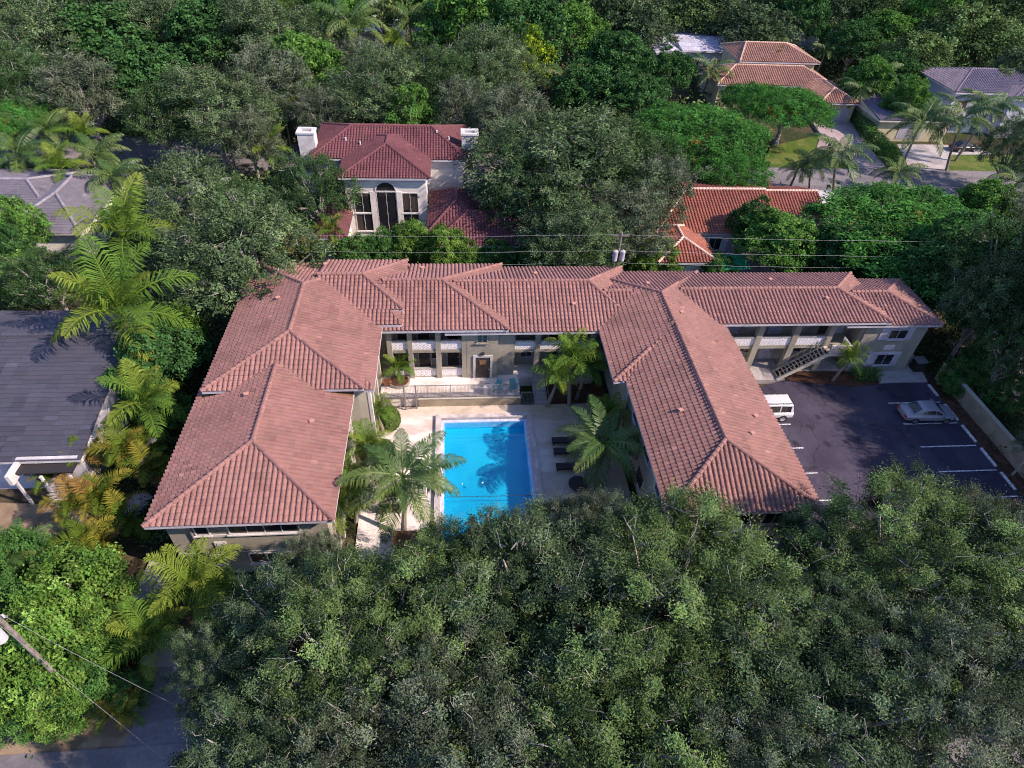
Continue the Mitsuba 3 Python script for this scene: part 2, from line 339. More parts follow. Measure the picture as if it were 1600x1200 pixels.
# ------------------------------------------------------------------ ground, roads, pavements
POOL = (-1.50, 5.76, 24.6, 37.45)
g = MB()
outer = sbox(-900, -300, 900, 1200).difference(sbox(POOL[0], POOL[2], POOL[1], POOL[3]).buffer(0.05, join_style=2)).difference(sbox(-39.5, 43.6, -33.6, 48.6))
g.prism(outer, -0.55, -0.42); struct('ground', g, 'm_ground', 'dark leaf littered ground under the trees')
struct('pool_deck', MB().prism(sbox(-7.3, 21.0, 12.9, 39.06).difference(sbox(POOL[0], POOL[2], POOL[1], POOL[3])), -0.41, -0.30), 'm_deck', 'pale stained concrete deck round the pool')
struct('terrace', MB().box(-6.6, 5.3, 39.30, 43.4, -0.41, 0.60).box(5.3, 12.0, 41.55, 43.4, -0.41, 0.60), 'm_deck', 'raised pale terrace in front of the middle wing')
def lot():
    return Polygon([(21.5, 22), (43.62, 22), (43.62, 40.55), (40.3, 40.6), (36, 40.2), (33.7, 40.55), (31.0, 40.95), (29.9, 41.25), (27.0, 40.4), (25.6, 41.2), (21.5, 41.2)])
struct('parking_lot', MB().prism(lot(), -0.41, 0.0), 'm_asphalt', 'dark asphalt parking lot')
road = MB().box(-140, 140, 3.6, 13.3, -0.41, 0.0); struct('street', road, 'm_road', 'grey street along the bottom')
struct('driveway', MB().prism([(-18.2, 13.3), (-12.5, 13.3), (-13.4, 17.4), (-17.6, 17.6)], -0.41, -0.03), 'm_road', 'grey driveway apron off the street')
struct('paved_entry', MB().prism([(-18.4, 17.6), (-13.6, 17.4), (-13.9, 19.6), (-18.2, 19.7)], -0.41, 0.0), 'm_pink', 'pinkish paved strip at the head of the driveway')
struct('verge', MB().prism([(-26, 13.3), (-18.2, 13.3), (-17.6, 17.6), (-19.4, 17.3), (-21, 15.0), (-26, 14.6)], -0.41, -0.05), 'm_soil', 'dry verge between shrubs and street')
struct('side_path', MB().prism([(-21.0, 22.1), (-18.6, 22.0), (-18.7, 24.6), (-19.4, 24.4), (-20.7, 25.0)], -0.41, -0.2), 'm_conc', 'pale concrete path at the left wing corner')
struct('bare_ground', MB().prism([(-34, 27.2), (-27.5, 27.0), (-26.0, 29.6), (-34, 30.3)], -0.41, -0.25), 'm_soil', 'bare tan ground beside the slate roofed house')
struct('planting_bed', MB().prism([(30.0, 41.3), (31.0, 40.98), (33.7, 40.6), (36, 40.25), (38.6, 40.5), (38.9, 42.2), (30.2, 42.4)], -0.41, 0.06), 'm_mulch', 'red mulch bed under the outside stair')
struct('walkway', MB().box(22.0, 30.0, 41.25, 44.3, -0.41, 0.08).box(30.2, 36.2, 42.45, 44.3, -0.41, 0.08).prism([(38.9, 40.62), (43.6, 40.6), (44.6, 45.0), (42.2, 46.0), (39.2, 42.15)], -0.41, 0.05), 'm_conc', 'pale concrete walkway beside the parking lot')
struct('courtyard_bed', MB().box(7.75, 13.0, 39.1, 41.5, -0.41, -0.2), 'm_mulch', 'dark planting bed in the courtyard corner')
back = [(-120, 100.5), (-120, 92.5), (40, 79.0), (150, 77.5), (150, 84.0), (88, 87.4), (45, 88.0), (-40, 96)]
struct('back_street', MB().prism(back, -0.41, 0.0), 'm_road', 'pale street behind the houses')
struct('pink_driveway', MB().prism([(57.4, 95.6), (60.6, 88.0), (65.2, 87.8), (66.4, 96), (69.6, 107.8), (61.8, 107.4), (60.6, 101)], -0.41, 0.03), 'm_pink', 'pinkish paved driveway of the tan roofed house')
struct('grey_driveway', MB().prism([(68.6, 87.6), (74.2, 87.6), (78.5, 93.5), (86, 94), (86, 97.5), (72, 97.5)], -0.41, 0.02), 'm_conc', 'grey driveway of the grey roofed house')
struct('lawn', MB().prism([(45.5, 88.1), (60.4, 88.1), (57.2, 95.4), (60.4, 101), (50, 96)], -0.41, 0.02).prism([(74.4, 87.6), (88, 87.3), (90, 93.8), (79, 93.3)], -0.41, 0.03).prism([(65.4, 87.8), (68.4, 87.6), (71.8, 97), (68, 98)], -0.41, 0.02).prism([(43, 78.6), (58, 77.6), (58, 72), (43, 72)], -0.41, -0.05), 'm_lawn', 'green front lawns along the back street')
struct('neighbour_yard', MB().box(49.5, 60, 37, 47, -.41, -.1), 'm_conc', 'pale shaded paving beyond the parking wall')
struct('patio', MB().box(27.0, 36.5, 58.6, 65.0, -0.41, -0.05), 'm_pink', 'pinkish patio of the orange tiled house')
ORD = ['nearest the building', 'second from the building', 'third from the building', 'fourth from the building', 'fifth from the building']
st = [('parking_line', 38.3, 43.30, y) for y in (37.95, 35.36, 32.72, 30.05, 27.4)] + [('parking_line', 23.6, 28.26, y) for y in (38.36, 35.68, 32.98, 30.33, 27.66)]
for i, (nm, a, b, y) in enumerate(st):
    k = thing(nm, f"white bay line on the {'wall' if i < 5 else 'right wing'} side of the lot, {ORD[i % 5]}", 'road marking', 'white parking bay lines')
    scene[k] = MB().box(a, b, y - 0.055, y + 0.055, 0.0, 0.006).dict('m_stripe')
for i, (a, b) in enumerate([(38.7, 40.2), (35.62, 37.6), (33.05, 35.0), (30.4, 32.35), (28.0, 29.75)]):
    k = thing('wheel_stop', f"pale kerb block along the parking wall, {ORD[i]}", 'kerb block', 'kerb blocks along the parking wall')
    scene[k] = MB().prism([(43.36, a), (43.56, a), (43.56, b), (43.36, b)], 0.0, 0.11).dict('m_stripe')

# ------------------------------------------------------------------ the apartment building
APT = thing('apartment_building', 'U shaped two storey apartment building with pinkish red tile roofs round the pool', 'building')
P_ = 0.001
apt_secs = [
    Sec(-18.5, -7.6, 23.2, 36.2, 5.9, 7.55, 'y', 5.1, 0, gable=(False, True)),                      # left wing, front
    Sec(-17.95, -6.78, 33.95, 50.6, 6.7, 8.5, 'y', 4.45, 5.9, mid=-12.4),                          # left wing, back
    Sec(-11.6, -4.4, 43.0, 50.5, 7.1, 8.25, 'x', 0, 3.5, gable=(True, False), mid=46.5),
    Sec(-6.6, 4.2, 41.2, 51.1, 6.27, 7.87, 'x', 0, 5.45, gable=(True, False)),
    Sec(-1.0, 15.67, 41.3, 51.15, 5.9, 7.65, 'x', 0, 4.2, gable=(True, False)),
    Sec(8.0, 18.0, 41.35, 49.3, 5.84, 7.2, 'x', 0, 0, gable=(True, True)),
    Sec(11.85, 22.82, 35.0, 50.2, 5.95, 7.80, 'y', 4.6, 6.1, mid=17.45),                           # right wing, back
    Sec(12.8, 22.86, 22.65, 40.0, 5.96, 7.86, 'y', 4.45, 0, gable=(False, True), mid=17.45),         # right wing, front
    Sec(18.5, 37.75, 41.7, 49.5, 6.2, 7.15, 'x', 0, 3.6, gable=(True, False)),
    Sec(34.0, 42.75, 41.8, 49.0, 5.8, 6.85, 'x', 0, 3.85, gable=(True, False)),
]
dz = (8.5 - 6.7) / (12.4 - 6.78)
extra = [([(-6.08, 34.0, 6.7 - .7 * dz), (-6.08, 43.2, 6.7 - .7 * dz), (-6.78, 43.2, 6.7), (-6.78, 35.3, 6.7)], 0),
         ([(-6.78, 34.0, 6.48), (-6.08, 34.0, 6.48), (-6.78, 35.3, 6.7)], 0),
         ([(-8.6, 41.5, 6.66), (-4.45, 41.5, 6.66), (-5.6, 43.02, 7.12), (-8.6, 43.02, 7.12)], 0),
         ([(-4.45, 41.5, 6.66), (-4.45, 43.02, 6.74), (-5.6, 43.02, 7.12)], 0)]
ROOF = tiled_roof(APT, apt_secs, (0.258, 0.137, 0.122), single=300, extra=extra, seed=3)
fx = MB().box(-6.10, -6.03, 34.0, 43.0, 6.26, 6.46).box(-6.78, -6.1, 33.98, 34.05, 6.26, 6.46).box(-6.7, -4.45, 41.46, 41.52, 6.42, 6.64).box(-4.47, -4.40, 41.52, 43.0, 6.45, 6.68)
fx.build('fascia', 'm_trim', APT)
for x, y in [(-14.3, 43.4), (-14.6, 33.0), (-11.4, 49.0), (9.9, 43.8), (16.9, 46.4), (7.1, 48.5), (28.8, 47.6), (32.7, 44.3), (18.6, 41.6), (-9.9, 30.7), (15.5, 30.5), (21.0, 30.2), (-3.0, 49.6), (19.9, 28.2)]:
    z = max(s.height(np.array([[x, y]]))[0] for s in apt_secs)
    v = MB(); v.tube([(x, y, z - .1), (x, y, z + .22)], 0.09, 8, (0.30, 0.14, 0.12)); v.beam((x - .14, y - .05, z + .22), (x + .18, y + .05, z + .2), .26, .09, (0.45, 0.24, 0.20))
    v.build('vent', 'm_vc', ROOF)

W = MB()
W.box(-17.85, -8.25, 23.85, 35.3, -.42, 5.72).box(-17.3, -7.45, 34.9, 49.9, -.42, 6.49).box(-14.0, -5.9, 43.42, 50.2, -.42, 6.7)
W.box(-7.4, 4.9, 43.4, 50.3, -.42, 6.08).box(4.9, 13.4, 43.45, 50.2, -.42, 5.68).box(13.4, 21.95, 35.4, 49.4, -.42, 5.86)
W.box(13.45, 21.9, 23.35, 35.4, -.42, 5.68).box(21.95, 36.3, 44.3, 48.8, -.42, 5.95).box(36.3, 42.05, 42.25, 48.3, -.42, 5.56)
W.box(0.78, 3.42, 41.70, 43.4, -.42, 6.06).box(3.42, 4.9, 41.98, 43.4, -.42, 5.68)                        # entry block
W.build('wall', 'm_stucco', APT)
WP = MB().box(-8.25, -6.72, 34.9, 36.0, -.42, 6.25); WP.build('wall', 'm_stucco_pale', APT)
tr = MB(); tr.box(-6.74, -6.5, 34.86, 35.1, -.42, 6.22).box(-8.24, -8.06, 26.2, 26.4, -.4, 5.6).box(-8.24, -8.1, 29.6, 29.85, -.4, 5.6).box(-8.24, -8.1, 33.0, 33.2, -.4, 5.6)
[MB().add(v, f - 8 * i).build('trim', 'm_white', APT) for i, (v, f) in enumerate(zip(tr.v, tr.f))]
# columns of the galleries
def column(x0, x1, y0, y1, z0, z1): MB().box(x0, x1, y0, y1, z0, z1).build('column', 'm_stucco', APT)
for x0, x1 in ((-5.88, -5.46), (-4.18, -3.77), (-1.84, -1.40), (0.36, 0.78)): column(x0, x1, 41.72, 42.1, .60, 6.06)
for x0, x1 in ((6.64, 7.08), (9.12, 9.56), (11.40, 11.84)): column(x0, x1, 41.98, 42.36, .60, 5.66)
for x0, x1 in ((22.9, 23.4), (26.42, 26.96), (29.78, 30.32), (33.0, 33.52), (35.9, 36.3)): column(x0, x1, 42.4, 42.85, .08, 5.95)
for y0 in (36.0, 38.4, 40.8): column(-6.9, -6.52, y0, y0 + .4, -.4, 6.25)
for bx in ((-5.9, 0.78, 41.8, 43.4, 3.42, 3.68), (4.9, 11.84, 42.06, 43.45, 3.12, 3.36), (21.95, 36.3, 42.5, 44.3, 2.78, 3.05)): MB().box(*bx).build('gallery_floor', 'm_stucco', APT)
pass
def balustrade(x0, x1, y, z0, z1, vert=False):
    k = MB().box(x0, x1, y - .05, y + .12, z1 - .07, z1).box(x0, x1, y - .03, y + .1, z0, z0 + .06).build('balustrade', 'm_stucco_pale', APT)
    b = MB(); c = 0.30; nx = max(1, round((x1 - x0) / c)); nz = max(1, round((z1 - z0 - .13) / c)); cx, cz = (x1 - x0) / nx, (z1 - z0 - .13) / nz
    for i in range(nx):
        for j in range(nz):
            a = x0 + i * cx; d = z0 + .06 + j * cz
            b.beam((a, y + .03, d), (a + cx, y + .03, d + cz), .05, .10); b.beam((a, y + .036, d + cz), (a + cx, y + .036, d), .05, .10)
        b.box(x0 + i * cx - .02, x0 + i * cx + .02, y, y + .055, z0 + .06, z1 - .07)
    for j in range(1, nz): b.box(x0, x1, y + .004, y + .05, z0 + .06 + j * cz - .018, z0 + .06 + j * cz + .018)
    b.build('screen', 'm_screen', k, kind='stuff')
for x0, x1 in ((-5.46, -4.18), (-3.77, -1.84), (-1.40, 0.36)):
    balustrade(x0, x1, 41.86, 3.70, 4.68)
    if x0 > -5: balustrade(x0, x1, 41.9, 0.66, 1.62)
balustrade(-5.46, -4.18, 41.9, 0.66, 1.62)
for x0, x1 in ((4.9, 6.64), (7.08, 9.12), (9.56, 11.40)): balustrade(x0, x1, 42.1, 3.40, 4.34)
for x0, x1 in ((23.4, 26.42), (26.96, 29.78), (30.32, 33.0)): balustrade(x0, x1, 42.52, 3.10, 4.10)
def door(x0, x1, y, z0, z1, m='m_door', frame='m_white', fw_=.12):
    k = MB().box(x0, x1, y - .05, y, z0, z1).build('door', m, APT)
    f = MB().box(x0 - fw_, x0, y - .09, y, z0, z1 + fw_).box(x1, x1 + fw_, y - .09, y, z0, z1 + fw_).box(x0, x1, y - .09, y, z1, z1 + fw_); f.build('frame', frame, k)
    MB().box(x1 - .16, x1 - .05, y - .12, y - .051, z0 + .95, z0 + 1.05).build('handle', 'm_chrome', k)
    return k
def window(x0, x1, y, z0, z1, frame='m_trim', sill=True, root=None, bars=1, fw_=.07, glass='m_glassdark'):
    root = root or APT
    k = MB().box(x0, x1, y - .03, y - .004, z0, z1).build('window', glass, root)
    f = MB().box(x0 - fw_, x0, y - .07, y, z0 - fw_, z1 + fw_).box(x1, x1 + fw_, y - .07, y, z0 - fw_, z1 + fw_).box(x0, x1, y - .07, y, z1, z1 + fw_).box(x0, x1, y - .07, y, z0 - fw_, z0)
    for b in range(bars): xb = x0 + (b + 1) * (x1 - x0) / (bars + 1); f.box(xb - .025, xb + .025, y - .055, y - .031, z0, z1)
    f.build('frame', frame, k)
    if sill: MB().box(x0 - .18, x1 + .18, y - .16, y - .0705, z0 - .17, z0 - fw_ - .002).build('sill', frame, k)
    return k
d_ = door(1.52, 2.78, 41.70, .60, 2.95, fw_=.2); MB().box(1.86, 2.44, 41.6, 41.648, 2.12, 2.6).build('panel', 'm_wood', d_)
MB().box(2.05, 2.27, 41.5, 41.70, 3.28, 3.5).build('lamp', 'm_dark', APT)
window(1.68, 2.46, 41.70, 4.62, 5.62, frame='m_stucco')
for x, w_ in ((-3.4, 1.0), (-2.3, .9), (-0.9, 1.0), (-5.1, .8), (5.6, 1.0), (8.0, 1.0), (10.2, 1.0)):
    yb = 43.4 if x < 4 else 43.45
    for z0 in (0.6, 3.7 if x < 4 else 3.4): 
        if x in (-2.3, 5.6, 10.2): window(x, x + w_, yb, z0 + .9, z0 + 2.0, sill=False)
        else: door(x, x + w_, yb, z0, z0 + 2.05, 'm_door' if x < 0 else 'm_dark', 'm_trim', .08)
for x in (24.2, 28.2, 34.2):
    for z0 in (0.08, 3.05): door(x + .3, x + 1.35, 44.3, z0, z0 + 2.1, 'm_paledoor', 'm_trim', .08)
for x in (26.1, 30.9):
    for z0 in (0.9, 3.95): window(x, x + 1.5, 44.3, z0, z0 + 1.15, sill=False)
for z0, z1 in ((4.05, 4.95), (0.98, 2.15)): 
    MB().box(37.75, 40.85, 42.18, 42.249, z0 - .2, z1 + .25).build('window_surround', 'm_trim', APT)
    window(38.6, 40.2, 42.18, z0, z1, bars=1)
MB().box(38.8, 39.8, 42.17, 42.249, 2.72, 3.2).build('wall_panel', 'm_white', APT)
# left wing front
for x0, x1 in ((-16.2, -15.45), (-14.2, -10.0)): window(x0, x1, 23.85, 4.05, 5.2, frame='m_white', bars=0 if x1 < -15 else 3)
MB().box(-15.45, -14.2, 23.8, 23.849, 3.72, 3.95).build('trim', 'm_white', APT)
for x0, x1 in ((-13.6, -10.4), (-16.0, -15.2)): window(x0, x1, 23.85, .75, 1.75, frame='m_white', bars=2)
v_ = MB().box(-15.42, -14.72, 23.78, 23.849, 2.45, 3.2).build('wall_vent', 'm_white', APT); MB().box(-15.28, -14.86, 23.76, 23.779, 2.6, 3.05).build('grille', 'm_trim', v_)
MB().box(-17.84, -8.3, 23.8, 23.849, 1.98, 2.06).build('ledge', 'm_white', APT)
MB().tube([(-16.48, 23.78, 5.7), (-16.44, 23.76, 4.2), (-16.36, 23.76, 2.4), (-16.3, 23.76, 0.1)], .075, 8).build('downpipe', 'm_metal', APT)
# left wing courtyard side
for y in (25.0, 27.3, 30.6):
    for z0 in (.8, 3.9): 
        k = MB().box(-8.249, -8.22, y, y + 1.5, z0, z0 + 1.2).build('window', 'm_glassdark', APT); MB().box(-8.249, -8.2, y - .08, y, z0, z0 + 1.2).box(-8.249, -8.2, y + 1.5, y + 1.58, z0, z0 + 1.2).box(-8.249, -8.16, y - .1, y + 1.6, z0 - .1, z0).build('frame', 'm_white', k)
# right wing front
for x0, x1 in ((14.4, 16.4), (17.2, 19.0), (19.8, 21.2)):
    for z0 in (.9, 3.7): window(x0, x1, 23.35, z0, z0 + 1.35, frame='m_white', bars=1)
MB().box(13.5, 21.85, 23.28, 23.349, 2.9, 3.2).build('ledge', 'm_trim', APT)
for y in (25.0, 28.6, 32.0):
    for z0 in (.5, 3.6):
        k = MB().box(13.42, 13.449, y, y + 1.6, z0, z0 + 1.3).build('window', 'm_glassdark', APT); MB().box(13.38, 13.449, y - .08, y, z0, z0 + 1.3).box(13.38, 13.449, y + 1.6, y + 1.68, z0, z0 + 1.3).box(13.34, 13.449, y - .1, y + 1.7, z0 - .1, z0).build('frame', 'm_white', k)
MB().tube([(12.5, 34.9, 6.0), (13.2, 35.2, 5.3), (13.3, 35.25, -.3)], .07, 8).build('downpipe', 'm_trim', APT)
# outside stair to the upper gallery
ns = 14; x0, x1, zt = 29.3, 33.0, 3.05; sx, sz = (x1 - x0) / ns, (zt - .08) / ns
ST = MB().beam((x0 - .1, 41.28, .05), (x1, 41.28, zt - .1), .12, .34).beam((x0 - .1, 42.32, .05), (x1, 42.32, zt - .1), .12, .34).build('staircase', 'm_stucco_pale', APT)
for i in range(ns):
    k = MB().box(x0 + i * sx, x0 + (i + 1) * sx + .03, 41.36, 42.24, .08 + (i + 1) * sz - .07, .08 + (i + 1) * sz).build('step', 'm_dark', ST)
nose = MB()
for i in range(ns): nose.box(x0 + i * sx - .025, x0 + i * sx - .001, 41.36, 42.24, .08 + (i + 1) * sz - .09, .08 + (i + 1) * sz + .006)
nose.build('nosing', 'm_stucco_pale', ST, kind='stuff')
ra = MB()
for yy in (41.3, 42.3):
    ra.beam((x0, yy, 1.05), (x1, yy, zt + .95), .05, .05)
    for i in range(0, ns + 1, 2): ra.beam((x0 + i * sx, yy, .1 + i * sz), (x0 + i * sx, yy, 1.05 + i * sz), .04, .04)
ra.build('railing', 'm_metal', ST)
LA = MB().box(33.0, 34.75, 41.2, 42.5, 2.85, 3.05).build('stair_landing', 'm_stucco_pale', APT)
lr = MB()
for i in range(9): lr.beam((33.0 + i * .21, 41.23, 3.05), (33.0 + i * .21 + .2, 41.23, 4.0), .05, .05); lr.beam((33.0 + i * .21 + .2, 41.24, 3.05), (33.0 + i * .21, 41.24, 4.0), .05, .05)
for i in range(6): lr.beam((34.72, 41.25 + i * .2, 3.05), (34.72, 41.45 + i * .2, 4.0), .05, .05); lr.beam((34.71, 41.45 + i * .2, 3.05), (34.71, 41.25 + i * .2, 4.0), .05, .05)
lr.box(33.0, 34.8, 41.19, 41.29, 4.0, 4.06).box(34.68, 34.76, 41.29, 42.5, 4.0, 4.06); lr.build('railing', 'm_white', LA)
MB().box(33.3, 34.3, 44.25, 44.299, 3.05, 5.1).build('door', 'm_dark', APT)

# ------------------------------------------------------------------ terrace wall, fences, gate, steps
k = thing('retaining_wall', 'low yellowish wall holding up the terrace behind the pool', 'wall')
scene[k + '__body'] = MB().box(-3.4, 5.34, 39.06, 39.30, -.42, .57).dict('m_wallcap'); scene[k + '__cap'] = MB().box(-3.44, 5.38, 39.02, 39.32, .57, .615).dict('m_stucco_pale')
def fence(name, label, pts, h, m='m_metal', sp=.115, pw=.06):
    k = thing(name, label, 'fence'); bal = MB()
    for (a, b) in zip(pts[:-1], pts[1:]):
        a, b = np.array(a, float), np.array(b, float); L = np.linalg.norm(b - a); d = (b - a) / L
        npst = max(1, round(L / 2.1))
        for i in range(npst): 
            p = a + d * L * i / npst; MB().box(p[0] - pw / 2, p[0] + pw / 2, p[1] - pw / 2, p[1] + pw / 2, p[2], p[2] + h + .05).build('post', m, k)
        for zz in (.10, h): MB().beam(a + [0, 0, zz], b + [0, 0, zz], .045, .05).build('rail', m, k)
        for i in range(1, int(L / sp)):
            p = a + d * i * sp; bal.box(p[0] - .011, p[0] + .011, p[1] - .011, p[1] + .011, p[2] + .1, p[2] + h)
    p = np.array(pts[-1], float); MB().box(p[0] - pw / 2, p[0] + pw / 2, p[1] - pw / 2, p[1] + pw / 2, p[2], p[2] + h + .05).build('post', m, k)
    bal.build('baluster', m, k, kind='stuff')
fence('metal_fence', 'grey metal railing along the terrace edge above the pool', [(-6.5, 39.2, .6), (5.2, 39.2, .6)], 1.42)
fence('metal_fence', 'grey railing across the gap between terrace and courtyard steps', [(5.35, 39.15, -.3), (6.5, 39.15, -.3)], 1.4)
fence('metal_fence', 'dark railing enclosing the courtyard planting bed', [(7.8, 39.15, -.3), (11.3, 39.25, -.3), (11.35, 36.4, -.3), (11.6, 33.5, -.3)], 1.45, 'm_dark')
k = thing('metal_gate', 'tall grey pool gate standing open at the left end of the terrace wall', 'gate')
for x, y in ((-4.49, 38.75), (-3.55, 38.88)): MB().box(x - .06, x + .06, y - .06, y + .06, -.3, 2.35).build('post', 'm_metal', k)
lf = MB()
for zz in (.0, .95, 1.75): lf.beam((-3.55, 38.9, zz - .2), (-3.35, 39.0 - 1.0 + 1.02, zz - .2), .04, .05)
lf.beam((-4.49, 38.75, -.15), (-3.55, 38.88, 1.1), .04, .05).beam((-4.49, 38.75, 1.1), (-3.55, 38.88, -.15), .04, .05).beam((-4.49, 38.75, 1.15), (-3.55, 38.88, 1.15), .05, .05).beam((-4.49, 38.75, -.2), (-3.55, 38.88, -.2), .05, .05)
lf.build('leaf', 'm_metal', k)
k = thing('courtyard_steps', 'shaded grey steps rising from the pool deck beside the terrace', 'steps')
for i in range(6): MB().box(6.6, 7.68, 39.1 + i * .38, 39.1 + (i + 1) * .38 if i < 5 else 41.56, -.41, -.3 + (i + 1) * .15).build('step', 'm_conc', k)
hr = MB()
for x in (6.6, 7.7): hr.tube([(x, 39.1, -.1), (x, 39.1, .75), (x, 41.4, 1.7), (x, 41.4, .7)], .03, 6)
hr.build('handrail', 'm_metal', k)
k = thing('boundary_wall', 'long tan wall along the right side of the parking lot', 'wall')
scene[k + '__body'] = MB().prism([(45.0, 22), (45.25, 22), (45.25, 41.5), (45.0, 41.5)], -.42, 1.5).dict('m_wallcap'); scene[k + '__cap'] = MB().box(44.95, 45.3, 22, 41.55, 1.5, 1.58).dict('m_stucco_pale')
struct('wall_bed', MB().box(43.63, 45.0, 22, 40.5, -.41, -.02), 'm_mulch', 'reddish bed between the kerb blocks and the wall')

# ------------------------------------------------------------------ swimming pool
k = thing('swimming_pool', 'rectangular blue swimming pool with pale raised coping', 'pool')
x0, x1, y0, y1 = POOL
def slope(y): return -1.55 if y < 33 else -1.55 + (y - 33) / (y1 - 33) * .55
b = MB(); ys = np.array([y0, 29, 33, 35.5, y1]); zs = [-1.7, -1.6, -1.45, -1.2, -1.1]
for i in range(4):
    ya, yb, za, zb = ys[i], ys[i + 1], zs[i], zs[i + 1]
    b.add([[x0 + .28, ya, za], [x1 - .28, ya, za], [x1 - .28, yb, zb], [x0 + .28, yb, zb]], [[0, 1, 2, 3]])
    b.add([[x0 + .28, ya, za], [x0 + .28, yb, zb], [x0 + .28, yb, -.45], [x0 + .28, ya, -.45]], [[0, 1, 2, 3]])
    b.add([[x1 - .28, ya, za], [x1 - .28, yb, zb], [x1 - .28, yb, -.45], [x1 - .28, ya, -.45]], [[0, 1, 2, 3]])
b.add([[x0 + .28, y1 - .28, -1.2], [x1 - .28, y1 - .28, -1.2], [x1 - .28, y1 - .28, -.45], [x0 + .28, y1 - .28, -.45]], [[0, 1, 2, 3]])
b.add([[x0 + .28, y0 + .28, -1.8], [x1 - .28, y0 + .28, -1.8], [x1 - .28, y0 + .28, -.45], [x0 + .28, y0 + .28, -.45]], [[0, 1, 2, 3]])
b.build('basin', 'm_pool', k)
ring = sbox(x0, y0, x1, y1).difference(sbox(x0 + .28, y0 + .28, x1 - .28, y1 - .28))
MB().prism(ring, -1.0, -.33).build('tile_band', 'm_pooltile', k)
MB().add([[x0 + .27, y0 + .27, -.40], [x1 - .27, y0 + .27, -.40], [x1 - .27, y1 - .27, -.40], [x0 + .27, y1 - .27, -.40]], [[0, 1, 2, 3]]).build('water', 'm_water', k)
co = MB().prism(sbox(x0 - .42, y0 - .42, x1 + .42, y1 + .40).difference(sbox(x0 + .03, y0 + .03, x1 - .03, y1 - .03)), -.5, -.12).build('coping', 'm_conc', k)
def stone(a, b_, c, d): MB().box(a + .012, b_ - .012, c + .012, d - .012, -.118, -.06).build('stone', 'm_coping', co)
n = 11
for i in range(n):
    ya, yb = y0 + (y1 - y0) * i / n, y0 + (y1 - y0) * (i + 1) / n
    stone(x0 - .44, x0 + .03, ya, yb); stone(x1 - .03, x1 + .44, ya, yb)
for i in range(7):
    xa, xb = x0 - .44 + (x1 - x0 + .88) * i / 7, x0 - .44 + (x1 - x0 + .88) * (i + 1) / 7
    stone(xa, xb, y1, y1 + .42); stone(xa, xb, y0 - .42, y0)
k = thing('pool_handrail', 'pair of chrome grab rails on the right edge of the pool', 'handrail')
for i, y in enumerate((34.4, 35.0)): MB().tube([(6.1, y, -.1), (6.1, y, .55), (5.8, y, .75), (5.3, y, .3), (5.25, y, -.9)], .028, 7).build('rail', 'm_chrome', k, True)
k = thing('safety_rope', 'thin dark rope across the pool', 'rope')
scene[k] = MB().tube([(x0 + .28, 29.45, -.375), (2, 29.4, -.38), (x1 - .28, 29.35, -.375)], .02, 5).dict('m_dark')
for i, (x, y) in enumerate(((.15, 30.65), (1.7, 30.7))):
    k = thing('pool_float', ['small white float on the water, the left one', 'small white float on the water, the right one'][i], 'float', 'white floats in the pool')
    s_ = trimesh.creation.icosphere(2, .07); s_.apply_translation([x, y, -.37]); scene[k] = mikit.ply(s_, 'm_white', smooth=True)

# ------------------------------------------------------------------ furniture in the courtyard
for i, y in enumerate((34.5, 33.35, 31.75)):
    k = thing('sun_lounger', ['dark sun lounger nearest the building, right of the pool', 'dark sun lounger, middle one right of the pool', 'dark sun lounger nearest the coconut palm, right of the pool'][i], 'sun lounger', 'dark loungers right of the pool')
    fr = MB(); fr.box(7.5, 9.4, y - .33, y - .28, -.02, .04).box(7.5, 9.4, y + .28, y + .33, -.02, .04); fr.build('frame', 'm_dark', k)
    MB().box(7.5, 8.8, y - .28, y + .28, .04, .12).build('cushion', 'm_cushion', k); MB().beam((8.75, y, .08), (9.4, y, .52), .56, .09).build('backrest', 'm_cushion', k)
    for xx in (7.6, 9.2):
        for s_ in (-1, 1): MB().box(xx - .025, xx + .025, y + s_ * .3 - .025, y + s_ * .3 + .025, -.3, -.02).build('leg', 'm_dark', k)
k = thing('round_table', 'round dark patio table under the coconut palm by the pool', 'table')
MB().tube([(8.9, 29.7, .38), (8.9, 29.7, .43)], .75, 24).build('tabletop', 'm_cushion', k); MB().tube([(8.9, 29.7, -.28), (8.9, 29.7, .38)], .06, 8).build('leg', 'm_dark', k); MB().tube([(8.9, 29.7, -.3), (8.9, 29.7, -.26)], .3, 14).build('base', 'm_dark', k)
for i, (x, y, a) in enumerate(((3.35, 39.9, -.5), (4.75, 39.95, .25))):
    k = thing('garden_chair', ['teal garden chair on the terrace, facing the pool', 'teal garden chair in shade beside the terrace end post'][i], 'chair', 'teal chairs on the terrace')
    ca, sa = math.cos(a), math.sin(a)
    def L(px, py, pz): return (x + ca * px - sa * py, y + sa * px + ca * py, .6 + pz)
    MB().beam(L(0, -.25, .38), L(0, .25, .34), .52, .05).build('seat', 'm_teal', k); MB().beam(L(0, .23, .34), L(0, .45, 1.0), .52, .05).build('backrest', 'm_teal', k)
    for s_ in (-1, 1):
        MB().beam(L(s_ * .3, -.28, .58), L(s_ * .3, .32, .58), .09, .03).build('armrest', 'm_teal', k)
        MB().beam(L(s_ * .26, -.22, 0), L(s_ * .26, -.22, .56), .05, .05).build('leg', 'm_teal', k); MB().beam(L(s_ * .26, .22, 0), L(s_ * .26, .27, .56), .05, .05).build('leg', 'm_teal', k)
k = thing('side_table', 'small white round table between the teal chairs', 'table')
MB().tube([(4.05, 39.75, 1.02), (4.05, 39.75, 1.06)], .24, 16).build('tabletop', 'm_white', k)
for t in range(3): MB().beam((4.05, 39.75, 1.02), (4.05 + .2 * math.cos(t * 2.1), 39.75 + .2 * math.sin(t * 2.1), .6), .03, .03).build('leg', 'm_white', k)
